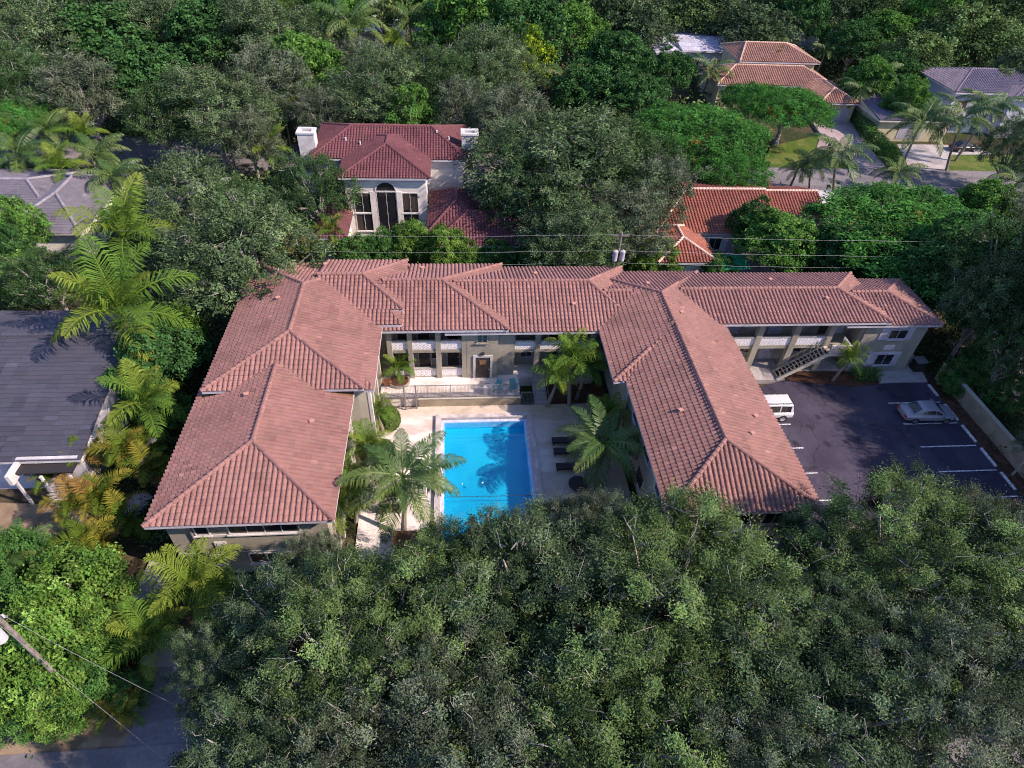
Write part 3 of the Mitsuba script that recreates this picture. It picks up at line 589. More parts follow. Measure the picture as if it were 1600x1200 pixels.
k = thing('storage_box', 'lavender white storage box against the terrace railing', 'box')
scene[k + '__body'] = MB().box(2.15, 2.95, 39.45, 39.95, .6, 1.22).dict('m_trim'); scene[k + '__lid'] = MB().box(2.12, 2.98, 39.42, 39.98, 1.22, 1.29).dict('m_white')
k = thing('cooler', 'round white tub beside the storage box', 'tub'); scene[k] = MB().tube([(3.15, 40.1, .6), (3.15, 40.1, 1.0), (3.15, 40.1, 1.08)], [.24, .28, .2], 14).dict('m_white', 40)
k = thing('flower_pot', 'terracotta bowl in the left corner of the terrace', 'pot'); scene[k] = MB().tube([(-6.1, 41.0, .6), (-6.1, 41.0, .8), (-6.1, 41.0, .95), (-6.1, 41.0, .9)], [.2, .34, .42, .36], 16).dict('m_terracotta', 40)
k = thing('planter', 'raised stone edged planter with a squat palm on the terrace', 'planter'); scene[k + '__edge'] = MB().prism(Point(-5.1, 41.3).buffer(.95), .6, .82).dict('m_stucco'); scene[k + '__soil'] = MB().prism(Point(-5.1, 41.3).buffer(.82), .6, .84).dict('m_mulch')
for i, y in enumerate((28.3, 29.7)):
    k = thing('wooden_bench', ['tan wooden bench under the left coconut palm, nearer the street', 'tan wooden bench under the left coconut palm, nearer the terrace'][i], 'bench', 'wooden benches left of the pool')
    for j in range(4): MB().box(-5.9, -4.2, y - .3 + j * .155, y - .3 + j * .155 + .14, .1, .15).build('slat', 'm_wood', k)
    for xx in (-5.7, -4.4): MB().box(xx - .04, xx + .04, y - .28, y + .28, -.3, .1).build('leg', 'm_wood', k)
k = thing('patio_table', 'brown wooden table left of the pool near the oaks', 'table')
for j in range(8): MB().box(-4.7, -2.6, 24.7 + j * .165, 24.7 + j * .165 + .15, .45, .50).build('plank', 'm_wood', k)
for xx in (-4.5, -2.8):
    for yy in (24.8, 25.9): MB().box(xx - .05, xx + .05, yy - .05, yy + .05, -.3, .45).build('leg', 'm_wood', k)
# ------------------------------------------------------------------ neighbouring houses
def house(name, label, secs, base, kind='barrel', w=WT, l=LT, wall='m_offwhite', inset=.55, seed=1, fascia='m_trim', walls=None, wins=(), doors=(), caps=True, capcol=None, gablewall=True):
    k = thing(name, label, 'house')
    tiled_roof(k, secs, base, kind, w, l, seed=seed, fascia=fascia, caps=caps, capcol=capcol)
    b = MB()
    for i, s in enumerate(secs):
        b.box(s.x0 + inset, s.x1 - inset, s.y0 + inset, s.y1 - inset, -.42, s.ze - .16 - .004 * i)
        for g in s.gables: b.add([q - np.array([0, 0, .06]) for q in g], [[0, 1, 2]])
    for q in (walls or ()): b.box(*q)
    b.build('wall', wall, k)
    for (x0, x1, y, z0, z1) in wins: window(x0, x1, y, z0, z1, 'm_white', root=k)
    for (x0, x1, y, z0, z1) in doors: 
        d = MB().box(x0, x1, y - .05, y - .004, z0, z1).build('door', 'm_paledoor', k); MB().box(x0 - .1, x0, y - .07, y - .002, z0, z1 + .1).box(x1, x1 + .1, y - .07, y - .002, z0, z1 + .1).box(x0, x1, y - .07, y - .002, z1, z1 + .1).build('frame', 'm_white', d)
    return k
# two-chimney house
k = house('villa', 'two storey house with dark red tiles, two white chimneys and tall arched windows', [
    Sec(-16.5, 1.55, 72.4, 83.0, 7.2, 9.0, 'x', 4.3, 4.3), Sec(-12.7, -2.7, 67.4, 79, 7.2, 8.9, 'y', 5.2, 4),
    Sec(-3.0, 3.4, 62.3, 71.8, 3.4, 5.3, 'y', 4.0, 3), Sec(-2.6, 8.6, 60.2, 68.2, 3.0, 4.9, 'x', 4.0, 4.2), Sec(-15.2, -11.6, 61.8, 70.0, 3.0, 4.2, 'y', 2, 2)],
    (0.135, 0.052, 0.060), seed=11, wall='m_offwhite', inset=.5)
yf = 67.9
for x0, x1 in ((-11.3, -9.5), (-5.9, -4.2)):
    for z0, z1 in ((.6, 2.6), (2.9, 5.2)): window(x0, x1, yf, z0, z1, 'm_white', root=k, bars=1)
q = window(-8.75, -6.65, yf, .6, 5.4, 'm_white', root=k, bars=1)
arch = Polygon([(-7.7 + 1.05 * math.cos(t), 5.5 + 1.0 * math.sin(t)) for t in np.linspace(0, math.pi, 17)])
def vertical(poly, y0, y1):
    m = trimesh.creation.extrude_polygon(poly, y1 - y0, engine='earcut'); v = np.array(m.vertices); return np.stack([v[:, 0], y1 - v[:, 2], v[:, 1]], 1), np.array(m.faces)
MB().add(*vertical(arch, yf - .05, yf - .004)).build('arched_window', 'm_glassdark', k)
MB().add(*vertical(arch.buffer(.16).difference(arch.buffer(.0)), yf - .09, yf)).build('arch_trim', 'm_white', k)
pl = MB()
for x in (-9.2, -6.25): pl.box(x - .3, x + .3, yf - .12, yf - .003, -.4, 5.4)
pl.build('pilaster', 'm_offwhite', k)
MB().box(-12.2, -3.2, yf - .1, yf - .002, 6.55, 6.95).build('cornice', 'm_white', k)
for cx, cy in ((-17.0, 75.4), (1.9, 75.7)):
    MB().box(cx - .95, cx + .95, cy - .8, cy + .8, 2, 6.0).build('chimney_base', 'm_offwhite', k)
    c_ = MB().prism(sbox(cx - .95, cy - .8, cx + .95, cy + .8).difference(sbox(cx - .62, cy - .48, cx + .62, cy + .48)), 6.0, 9.1).build('chimney', 'm_white', k)
    MB().prism(sbox(cx - 1.05, cy - .9, cx + 1.05, cy + .9).difference(sbox(cx - .6, cy - .46, cx + .6, cy + .46)), 9.101, 9.3).build('cap', 'm_white', c_)
    MB().box(cx - .6, cx + .6, cy - .46, cy + .46, 8.2, 8.25).build('flue', 'm_trim', c_)
for x, y in ((-12.6, 75.2), (-10.9, 74.6), (-.6, 76), (-2.0, 76.6)):
    z = max(s.height(np.array([[x, y]]))[0] for s in [Sec(-16.5, 1.55, 72.4, 83.0, 7.2, 9.0, 'x', 4.3, 4.3)]); MB().tube([(x, y, z - .1), (x, y, z + .4)], .1, 8).build('vent', 'm_white', k)
# orange tiled house
k = house('tiled_house', 'low house with striped orange red tile roof and white ridge caps', [
    Sec(22.5, 37.3, 62.6, 76.5, 3.2, 5.2, 'x', 5, 0, gable=(False, True)), Sec(34.0, 44.4, 66.0, 74.5, 3.2, 4.7, 'x', 3, 0, gable=(False, True)), Sec(21.5, 28.2, 57.2, 65, 2.7, 3.9, 'y', 3.2, 2)],
    (0.27, 0.098, 0.07), seed=12, w=.36, wall='m_offwhite', capcol=(0.62, 0.47, 0.40), wins=[(29.2, 30.6, 63.15, .8, 2.2), (34.2, 35.6, 63.15, .8, 2.2), (38.8, 40.4, 66.55, .8, 2.2)], doors=[(31.4, 33.4, 63.15, 0, 2.2)])
k = thing('awning', 'green fabric awning on posts beside the orange tiled house', 'awning')
tp = MB(); 
for i in range(4): tp.add([[28.4, 56.3 + i * .6, 2.3 + .12 * i], [31.6, 56.5 + i * .6, 2.3 + .12 * i], [31.6, 57.1 + i * .6, 2.42 + .12 * i - .05], [28.4, 56.9 + i * .6, 2.42 + .12 * i - .05]], [[0, 1, 2, 3]])
tp.build('canopy', 'm_tarp', k)
for x, y in ((28.5, 56.4), (31.5, 56.5), (28.5, 58.6), (31.5, 58.8)): MB().tube([(x, y, -.4), (x, y, 2.4)], .04, 6).build('post', 'm_metal', k)
# left neighbours
house('slate_house', 'dark violet slate roofed house beside the left wing with a white dormer', [Sec(-50, -26.2, 31.0, 48.6, 3.2, 5.3, 'x', 5, 0, gable=(False, True), mid=42.4)], (0.062, 0.063, 0.088), 'flat', w=.9, l=.42, seed=13, fascia='m_white', wall='m_lavwhite', wins=[(-40, -38, 31.55, .9, 2.2)])
k = thing('porch', 'white framed porch at the eave of the slate roofed house', 'porch')
MB().box(-30.3, -26.6, 30.2, 31.4, 2.72, 2.84).build('roof', 'm_dark', k); MB().box(-30.5, -26.5, 31.05, 31.3, 2.85, 3.3).box(-30.55, -30.3, 29.6, 31.3, 2.3, 3.2).build('beam', 'm_white', k)
for x in (-30.4, -28.6, -26.7): MB().box(x - .08, x + .08, 29.9, 30.06, -.4, 2.72).build('post', 'm_white', k)
MB().box(-30.2, -26.6, 31.42, 31.5, .2, 2.3).build('screen', 'm_lavwhite', k)
k = thing('pool_enclosure', 'white framed pool cage behind the slate roofed house', 'pool cage')
for x in (-40, -36.7, -33.3):
    MB().beam((x, 43.0, 3.6), (x, 46, 3.9), .1, .1).build('rafter', 'm_white', k); MB().beam((x, 46, 3.9), (x, 49, 2.9), .1, .1).build('rafter', 'm_white', k); MB().box(x - .06, x + .06, 48.95, 49.07, -.4, 2.9).build('post', 'm_white', k)
for y, z in ((43.0, 3.6), (46, 3.9), (49, 2.9)): MB().beam((-43, y, z), (-33.2, y, z), .1, .1).build('beam', 'm_white', k)
k = thing('screened_pool', 'dark blue pool inside the white framed cage', 'pool')
MB().prism(sbox(-45, 43.2, -32.8, 49.4).difference(sbox(-39.5, 44.2, -34.2, 48.0)), -.41, -.2).build('deck', 'm_pink', k); MB().box(-39.5, -34.2, 44.2, 48.0, -1.4, -1.3).box(-39.6, -39.5, 44.2, 48, -1.4, -.41).box(-34.2, -34.1, 44.2, 48, -1.4, -.41).box(-39.5, -34.2, 48.0, 48.1, -1.4, -.41).build('basin', 'm_pool', k)
MB().add([[-39.5, 44.2, -.5], [-34.2, 44.2, -.5], [-34.2, 48, -.5], [-39.5, 48, -.5]], [[0, 1, 2, 3]]).build('water', 'm_water', k)
house('grey_roof_house', 'house with plain violet grey hip roof at the upper left', [Sec(-47.0, -38.8, 62.2, 76, 3.3, 5.0, 'y', 5.6, 4), Sec(-58, -42.5, 65.0, 77.5, 3.3, 4.9, 'x', 5, 5)], (0.145, 0.135, 0.165), 'flat', w=.6, l=.4, seed=14, fascia='m_trim', wall='m_offwhite', capcol=(.24, .23, .27))
k = house('small_grey_house', 'small grey roof with a white skylight box half hidden by oaks', [Sec(-34.2, -26.5, 66.8, 75.5, 3.3, 4.7, 'x', 3, 3)], (0.16, 0.155, 0.19), 'flat', w=.6, l=.4, seed=15, wall='m_offwhite', capcol=(.3, .3, .33))
MB().box(-32.0, -30.8, 71.4, 72.6, 4.2, 5.4).build('skylight', 'm_white', k)
# back houses
house('pale_house', 'pale lavender roofed low house at the top of the picture', [Sec(45, 69.5, 132.8, 147, 4.0, 5.0, 'x', 0, 0, gable=(True, True)), Sec(39.6, 45.5, 131.5, 145, 3.7, 4.2, 'y', 0, 0, gable=(True, True))], (0.42, 0.41, 0.50), 'flat', w=1.2, l=2.0, seed=16, fascia='m_white', wall='m_lavwhite', caps=False, wins=[(47, 49, 133.35, 1, 2.4), (52, 54, 133.35, 1, 2.4), (41, 43, 132.05, 1, 2.4)])
house('tan_house', 'yellow walled house with layered tan pink tile roofs', [Sec(51.3, 66.3, 119.2, 130, 6.0, 7.8, 'x', 2.5, 5), Sec(46, 67.6, 113.6, 124, 3.7, 5.5, 'x', 4.5, 4.5), Sec(61.3, 68.6, 106, 117, 3.4, 4.8, 'y', 3.4, 3)], (0.30, 0.165, 0.125), w=.42, l=.45, seed=17, fascia='m_trim', wall='m_cream', capcol=(.55, .36, .28), doors=[(63.4, 67.2, 106.55, 0, 2.3)])
house('garage', 'cream garage with violet grey tile roof beside the hedge', [Sec(68.6, 81.8, 99.3, 109.6, 3.1, 4.3, 'x', 0, 0, gable=(True, True), mid=108.0)], (0.17, 0.145, 0.19), w=.45, l=.45, seed=18, wall='m_cream', fascia='m_white', doors=[(73, 77, 99.85, 0, 2.2)])
house('grey_house', 'white two storey house with violet grey tiled roof at the upper right', [Sec(82.6, 104, 103.6, 116.5, 6.3, 8.2, 'x', 6, 6), Sec(91.5, 104, 101.5, 108, 6.1, 7.4, 'x', 4, 3)], (0.17, 0.145, 0.19), w=.45, l=.45, seed=19, wall='m_lavwhite', fascia='m_white', wins=[(84, 86, 104.15, 3.6, 4.9), (88, 90, 104.15, 3.6, 4.9)])
house('flat_grey_house', 'low house with plain grey roof at the right edge', [Sec(66.5, 82, 60, 71, 3.4, 4.3, 'x', 0, 0, gable=(True, True))], (0.24, 0.235, 0.27), 'flat', w=.9, l=.5, seed=20, wall='m_offwhite', caps=False)
k = thing('white_building', 'white flat roofed buildings glimpsed between palms at the top', 'building')
MB().box(-20.5, -10, 138, 150, -.4, 4.2).box(-7.5, -1, 139, 148, -.4, 4.6).build('wall', 'm_white', k); MB().prism(sbox(-20.7, 137.8, -9.8, 150.2).difference(sbox(-20.3, 138.2, -10.2, 149.8)), 4.2, 4.7).build('parapet', 'm_white', k)
for x in (-19, -16.4, -13.8, -6, -3.4): window(x, x + 1.4, 138 if x < -9 else 139, 1.2, 2.6, 'm_trim', root=k)
k = thing('terrace_house', 'flat pale roof terrace with an air conditioning unit at the top right', 'house')
MB().box(78, 92, 151, 162, -.4, 3.7).build('wall', 'm_lavwhite', k); MB().prism(sbox(77.8, 150.8, 92.2, 162.2).difference(sbox(78.2, 151.2, 91.8, 161.8)), 3.7, 4.1).build('parapet', 'm_lavwhite', k)
MB().box(84, 86.4, 153.5, 155.2, 3.75, 5.3).build('air_conditioner', 'm_trim', k); MB().box(87.0, 88.2, 153.4, 155.2, 3.75, 5.8).build('stair_head', 'm_cream', k)
for i, (x, y) in enumerate(((42.3, 73.5), (47.5, 72.8))):
    k = thing('shed_roof', ['grey lean-to roof beside the orange house, the left of two', 'blue grey lean-to roof beside the orange house, the right of two'][i], 'shed')
    MB().box(x - 1.3, x + 1.3, y - 1.4, y + 1.4, -.4, 2.2).build('wall', 'm_offwhite', k); MB().beam((x, y - 1.7, 2.35), (x, y + 1.7, 2.75), 3.0, .1).build('roof', 'm_trim', k)

# ------------------------------------------------------------------ poles and wires
k = thing('utility_pole', 'weathered wooden street pole with a white transformer at the lower left', 'utility pole')
MB().tube([(-20.75, 15.5, -.4), (-20.75, 15.5, 10.5)], [.15, .105], 10).build('pole', 'm_pole', k); MB().beam((-21.1, 15.42, 10.1), (-20.4, 15.58, 10.1), .08, .1).build('crossarm', 'm_pole', k)
MB().tube([(-20.9, 15.05, 9.0), (-20.9, 15.05, 9.95), (-20.9, 15.05, 10.05)], [.27, .27, .1], 14).build('transformer', 'm_can', k, 40)
for x in (-21.05, -20.45): MB().tube([(x, 15.5, 10.15), (x, 15.5, 10.4)], .05, 6).build('insulator', 'm_can', k)
k = thing('utility_pole', 'dark pole with two grey transformers behind the middle of the roof', 'utility pole')
MB().tube([(15.6, 52.6, -.4), (15.6, 52.6, 8.85)], [.16, .11], 10).build('pole', 'm_pole', k); MB().beam((14.8, 52.6, 8.5), (16.4, 52.6, 8.5), .1, .12).build('crossarm', 'm_pole', k)
for x in (15.25, 15.95): MB().tube([(x, 52.3, 6.0), (x, 52.3, 7.0), (x, 52.3, 7.1)], [.25, .25, .1], 12).build('transformer', 'm_trim', k, 40)
def wire(a, b, sag, label, r=.0115, grp='power lines'):
    k = thing('power_line', label, 'wire', grp); a, b = np.array(a, float), np.array(b, float); t = np.linspace(0, 1, 14)[:, None]
    p = a + (b - a) * t; p[:, 2] -= sag * 4 * (t * (1 - t))[:, 0]; scene[k] = MB().tube(p, r, 4).dict('m_wire')
for z, n_ in ((8.6, 'top'), (6.9, 'middle'), (5.55, 'lowest')):
    wire((15.6, 52.6, z), (61, 51.6, z), .35, f'{n_} wire running right from the transformer pole behind the roof'); wire((15.6, 52.6, z), (-30, 53.2, z), .35, f'{n_} wire running left from the transformer pole behind the roof')
for i, (x, e) in enumerate(((-21.05, (-14.6, 11.6, 2.6)), (-20.45, (-13.4, 13.4, 3.2)))): wire((x, 15.5, 10.35), e, .3, f'{"lower" if i == 0 else "upper"} service wire from the street pole over the driveway', .007, 'street pole wires')

# ------------------------------------------------------------------ vehicles
def car(name, label, loc, ang, col, kind='sedan', group=None):
    k = thing(name, label, 'car', group)
    paint = 'paint_' + k; mat(paint, col, 0.25, 0.5, 0.25, clearcoat=0.8)
    A = T().translate(loc).rotate([0, 0, 1], ang)
    if kind == 'sedan':
        S = [(-2.3, .72, .35, .62), (-2.22, .80, .25, .80), (-1.7, .88, .2, .94), (-.9, .90, .2, .96), (.6, .90, .2, .93), (1.3, .89, .2, .86), (1.95, .84, .22, .76), (2.25, .74, .28, .64), (2.33, .62, .36, .55)]
        C = [(-1.75, .72, .66, .93, .95), (-1.0, .74, .60, .93, 1.38), (-.6, .75, .60, .93, 1.44), (.2, .75, .60, .92, 1.43), (.55, .75, .62, .91, 1.32), (1.25, .74, .70, .88, .89)]
        wr, wx = .32, 1.4
    else:
        S = [(-2.3, .84, .42, .75), (-2.26, .90, .32, 1.0), (-1.6, .94, .3, 1.10), (.6, .94, .3, 1.08), (1.2, .93, .3, 1.05), (2.0, .90, .32, 1.0), (2.25, .84, .38, .86), (2.32, .76, .42, .7)]
        C = [(-2.24, .84, .80, 1.05, 1.07), (-2.05, .85, .72, 1.05, 1.74), (-1.0, .86, .74, 1.08, 1.82), (.1, .86, .74, 1.08, 1.80), (.45, .86, .75, 1.07, 1.70), (1.05, .84, .80, 1.05, 1.06)]
        wr, wx = .38, 1.42
    def loft(st, n=16, ex=4.0):
        th = np.arange(n) * 2 * np.pi / n + np.pi / n; V = []
        for x, wd, z0, z1 in st:
            c, s_ = np.cos(th), np.sin(th); V.append(np.stack([np.full(n, x), wd * np.sign(c) * np.abs(c) ** (2 / ex), (z0 + z1) / 2 + (z1 - z0) / 2 * np.sign(s_) * np.abs(s_) ** (2 / ex)], 1))
        V = np.vstack(V); m = len(st); F = [[i * n + j, i * n + (j + 1) % n, (i + 1) * n + (j + 1) % n, (i + 1) * n + j] for i in range(m - 1) for j in range(n)]
        F = np.array(F); F = np.vstack([F[:, [0, 1, 2]], F[:, [0, 2, 3]], [[0, j + 1, j] for j in range(1, n - 1)], [[(m - 1) * n, (m - 1) * n + j, (m - 1) * n + j + 1] for j in range(1, n - 1)]])
        return V, F
    def cab(st, o=0.0):
        V = np.array([[x, s_ * w_, z] for x, wb, wt, z0, z1 in st for s_, w_, z in ((-1, wb + o, z0), (-1, wt + o, z1 - .05), (-1, wt - .1, z1 + o), (1, wt - .1, z1 + o), (1, wt + o, z1 - .05), (1, wb + o, z0))]); n = 6; m = len(st)
        F = [[i * n + j, i * n + j + 1, (i + 1) * n + j + 1, (i + 1) * n + j] for i in range(m - 1) for j in range(n - 1)]
        return V, np.array(F)
    V, F = loft(S); b = MB().add(V, F); b.add(*cab(C)); b_k = b.build('body', paint, k, 35)
    gl = []
    def quad(pts, nm, m): gl.append(MB().add(pts, [[0, 1, 2, 3]]).build(nm, m, k))
    a, c = C[-2], C[-1]; e = .015
    def mixp(p, q, t): return np.array(p) * (1 - t) + np.array(q) * t
    quad([mixp([c[0] + e, -c[1] + .08, c[4] + e], [a[0] + e, -a[2] + .12, a[4] + e], .1), mixp([c[0] + e, c[1] - .08, c[4] + e], [a[0] + e, a[2] - .12, a[4] + e], .1), [a[0] + .05, a[2] - .12, a[4] + e], [a[0] + .05, -a[2] + .12, a[4] + e]], 'windshield', 'm_glassdark')
    a, c = C[1], C[0]
    quad([mixp([c[0] - e, c[1] - .08, c[4] + e], [a[0] - e, a[2] - .12, a[4] + e], .12), mixp([c[0] - e, -c[1] + .08, c[4] + e], [a[0] - e, -a[2] + .12, a[4] + e], .12), [a[0] - .05, -a[2] + .12, a[4] + e], [a[0] - .05, a[2] - .12, a[4] + e]], 'rear_window', 'm_glassdark')
    for s_ in (-1, 1):
        for i0, i1 in ((1, 2), (2, 3)) if kind == 'sedan' else ((1, 2), (2, 3)):
            p, q = C[i0], C[i1]; f0, f1 = (.1, .94)
            xa, xb = mixp([p[0]], [q[0]], .06 if i0 > 1 else .1)[0], mixp([p[0]], [q[0]], .95)[0]
            quad([[xa, s_ * (p[1] + .006), p[3] + .06], [xb, s_ * (q[1] + .006), q[3] + .06], [xb, s_ * (q[2] + .02), q[4] - .12], [xa, s_ * (p[2] + .02), p[4] - .12]], 'side_window', 'm_glassdark')
        a, c = C[-3], C[-2]; d = C[-1]
        quad([[a[0] + .06, s_ * (a[1] + .006), a[3] + .06], [mixp([c[0]], [d[0]], .5)[0], s_ * (c[1] + .004), c[3] + .05], [c[0], s_ * (c[2] + .03), c[4] - .12], [a[0] + .06, s_ * (a[2] + .02), a[4] - .12]], 'side_window', 'm_glassdark')
        for x in (-wx, wx):
            yw = s_ * (S[3][1] - .06)
            gl.append(MB().tube([(x, yw - s_ * .12, wr), (x, yw + s_ * .08, wr)], wr, 20).build('wheel', 'm_dark', k)); gl.append(MB().tube([(x, yw + s_ * .079, wr), (x, yw + s_ * .09, wr)], wr * .62, 12).build('rim', 'm_chrome', gl[-1]))
        gl.append(MB().box(2.12, 2.3, s_ * .55 - .14, s_ * .55 + .14, S[-2][3] - .16, S[-2][3] - .03).build('headlight', 'm_chrome', k)); gl.append(MB().box(-2.315, -2.22, s_ * .6 - .14, s_ * .6 + .14, S[1][3] - .22, S[1][3] - .06).build('tail_light', 'm_redpaint', k))
        gl.append(MB().box(C[-2][0] + .1, C[-2][0] + .28, s_ * .98 - .09, s_ * .98 + .09, C[-2][3] + .02, C[-2][3] + .16).build('mirror', paint, k))
    if kind == 'suv':
        for s_ in (-1, 1): gl.append(MB().box(-1.9, .2, s_ * .6 - .025, s_ * .6 + .025, 1.83, 1.88).build('roof_rail', 'm_dark', k))
    for q in gl + [b_k]: scene[q]['to_world'] = A
    return k
car('sedan', 'silver sedan parked nose to the wall in the shaded bays', (40.65, 36.2, 0.0), -2, (0.27, 0.28, 0.33))
car('suv', 'white sport utility car half hidden behind the right wing roof', (26.1, 36.9, 0.0), 180, (0.75, 0.75, 0.78), 'suv')
car('sedan', 'black car on the grey driveway at the upper right', (82.0, 95.4, .03), 5, (0.02, 0.02, 0.025))
car('sedan', 'white car glimpsed through the oaks in the lot\'s lower bays', (25.6, 24.0, 0.0), 180, (0.62, 0.63, 0.68))
car('suv', 'dark red car under the oaks at the parking lot\'s lower right', (40.6, 25.2, 0.0), 0, (0.20, 0.03, 0.03), 'suv')
car('sedan', 'pale blue grey car under the street oaks', (14.5, 11.6, 0.0), 2, (0.35, 0.40, 0.52))
car('sedan', 'grey car under the oaks beside the driveway', (-11.0, 12.2, 0.0), 0, (0.45, 0.46, 0.55))
k = thing('waste_bin', 'red topped bin in the shade beside the driveway', 'bin')
MB().box(-18.3, -17.95, 15.3, 15.65, -.05, .7).build('body', 'm_dark', k); MB().beam((-18.33, 15.48, .73), (-17.92, 15.48, .77), .4, .05).build('lid', 'm_redpaint', k)
k = thing('waste_bin', 'dark green bin at the end of the long wing', 'bin')
MB().box(43.0, 43.9, 42.0, 42.9, .0, 1.1).build('body', 'm_dark', k); MB().beam((42.95, 42.45, 1.13), (43.95, 42.45, 1.2), 1.0, .07).build('lid', 'm_metal', k)
for i, (x, y, s_, lab) in enumerate(((-18.9, 20.3, .45, 'pale rock beside the palm at the driveway head'), (-19.3, 19.3, .35, 'small pale rock nearest the shrubs above the driveway'), (-18.5, 18.1, .5, 'largest pale rock at the corner of the paved strip'), (-18.9, 17.3, .3, 'small pale rock on the edge of the dry verge'))):
    k = thing('rock', lab, 'rock', 'pale rocks along the driveway edge'); m_ = trimesh.creation.icosphere(3, s_); v = np.array(m_.vertices); v *= (.75 + .5 * meshkit.fbm(v * 2.5 + i * 9, 4, i))[:, None] * [1, .8, .6]
    m_ = trimesh.Trimesh(v + [x, y, -.25], m_.faces, process=False); scene[k] = mikit.ply(m_, 'm_conc', smooth=False)
# ------------------------------------------------------------------ foliage prototypes
def leaves(c, nrm, L, Wd, col, rng, fold=0.25, along=None):
    """One folded rhombus per centre."""
    n = len(c)
    d = rng.normal(size=(n, 3)) if along is None else along + 0.5 * rng.normal(size=(n, 3))
    d -= (d * nrm).sum(1, keepdims=True) * nrm; d /= np.linalg.norm(d, axis=1, keepdims=True) + 1e-9
    s = np.cross(nrm, d); k = rng.uniform(.7, 1.3, (n, 1)); a = d * L / 2 * k; b = s * Wd / 2 * k; f = nrm * Wd * fold * k
    v = np.stack([c - a, c + b + f, c + a, c - b + f], 1).reshape(-1, 3); i = np.arange(n)[:, None] * 4
    F = np.vstack([i + [0, 1, 2], i + [0, 2, 3]])
    return v, F, np.repeat(col, 4, 0)
def unit(v): return v / (np.linalg.norm(v, axis=1, keepdims=True) + 1e-9)
def sphere_pts(n, rng): return unit(rng.normal(size=(n, 3)))
def crown(seed, lobes, cr, dens, per, L, Wd, cols, zlow=-.45, flat=1.0, inner=.15, upw=.8, tone=.22, plume=0.0):
    rng = np.random.default_rng(seed); CC, OUT = [], []
    lob = np.array(lobes)
    for i, (x, y, z, r) in enumerate(lobes):
        n = int(4 * math.pi * r * r * dens * .75)
        d = sphere_pts(n, rng); d = d[d[:, 2] > zlow]
        rr = r * (0.80 + 0.42 * meshkit.fbm(d * 2.3 + i * 7.1, 3, seed)) 
        p = np.array([x, y, z]) + d * rr[:, None] * [1, 1, flat]
        keep = np.ones(len(p), bool)
        for j, (a, b, c, q) in enumerate(lobes):
            if j != i: keep &= np.linalg.norm((p - [a, b, c]) / [1, 1, flat], axis=1) > .80 * q
        CC.append(p[keep]); OUT.append(d[keep])
    CC, OUT = np.vstack(CC), np.vstack(OUT); m = len(CC)
    t = 1 + tone * rng.normal(size=(m, 1)); which = rng.choice(len(cols), m, p=[c[0] for c in cols]); base = np.array([c[1] for c in cols])[which] * t
    idx = np.repeat(np.arange(m), rng.poisson(per, m)); n = len(idx)
    off = rng.normal(size=(n, 3)) * cr * [.62, .62, .42] 
    if plume: off += OUT[idx] * rng.exponential(plume, (n, 1))
    c = CC[idx] + off
    nr = unit(.55 * OUT[idx] + [0, 0, upw] + .6 * rng.normal(size=(n, 3)))
    col = base[idx] * (1 + .16 * rng.normal(size=(n, 1))) * (1 + .06 * rng.normal(size=(n, 3)))
    k = int(n * inner)
    if k:
        li = rng.integers(0, len(lobes), k); ci = lob[li, :3] + sphere_pts(k, rng) * (lob[li, 3] * rng.uniform(.35, .8, k))[:, None] * [1, 1, flat]
        c = np.vstack([c, ci]); nr = np.vstack([nr, unit(sphere_pts(k, rng) + [0, 0, .5])]); col = np.vstack([col, base[rng.integers(0, m, k)]])
    return leaves(c, nr, L, Wd, np.clip(col, .004, .6), rng, along=(np.repeat(OUT, 1, 0)[np.concatenate([idx, rng.integers(0, m, k)])] if plume else None)), CC, OUT
def trunk(seed, lobes, H, r0, CC=None, OUT=None, twigs=0, tr=.022):
    rng = np.random.default_rng(seed + 50); b = MB(); h0 = H * .32
    b.tube([(0, 0, -.42), (0, 0, .3), (.1, .05, h0 * .6), (.05, -.05, h0)], [r0 * 1.5, r0, r0 * .85, r0 * .8], 9)
    for x, y, z, r in lobes:
        q = np.array([x, y, z]); p0 = np.array([.05, -.05, h0 * rng.uniform(.75, 1.0)]); mid = (p0 + q) / 2 + rng.normal(0, .3, 3) + [0, 0, .3]
        b.tube([p0, mid, q, q + (q - mid) * .35], [r0 * .5, r0 * .33, r0 * .2, r0 * .08], 6)
    if twigs:
        for i in rng.choice(len(CC), twigs, replace=False):
            p = CC[i]; lb = min(lobes, key=lambda l: np.linalg.norm(p - np.array(l[:3]))); q = np.array(lb[:3]); d = OUT[i]
            a = q + (p - q) * rng.uniform(.55, .8); bnd = rng.normal(0, .25, 3)
            e = p + d * rng.uniform(.05, .4) + rng.normal(0, .15, 3)
            b.tube([a, (a + e) / 2 + bnd * .6, e, e + d * .2 + rng.normal(0, .22, 3)], [tr, tr * .9, tr * .7, tr * .35], 4, cap=False)
            b.tube([(a + e) / 2 + bnd * .6, (a + e) / 2 + bnd + d * .3 + rng.normal(0, .2, 3), p + d * .3 + rng.normal(0, .3, 3)], [tr * .8, tr * .6, tr * .3], 4, cap=False)
    return b
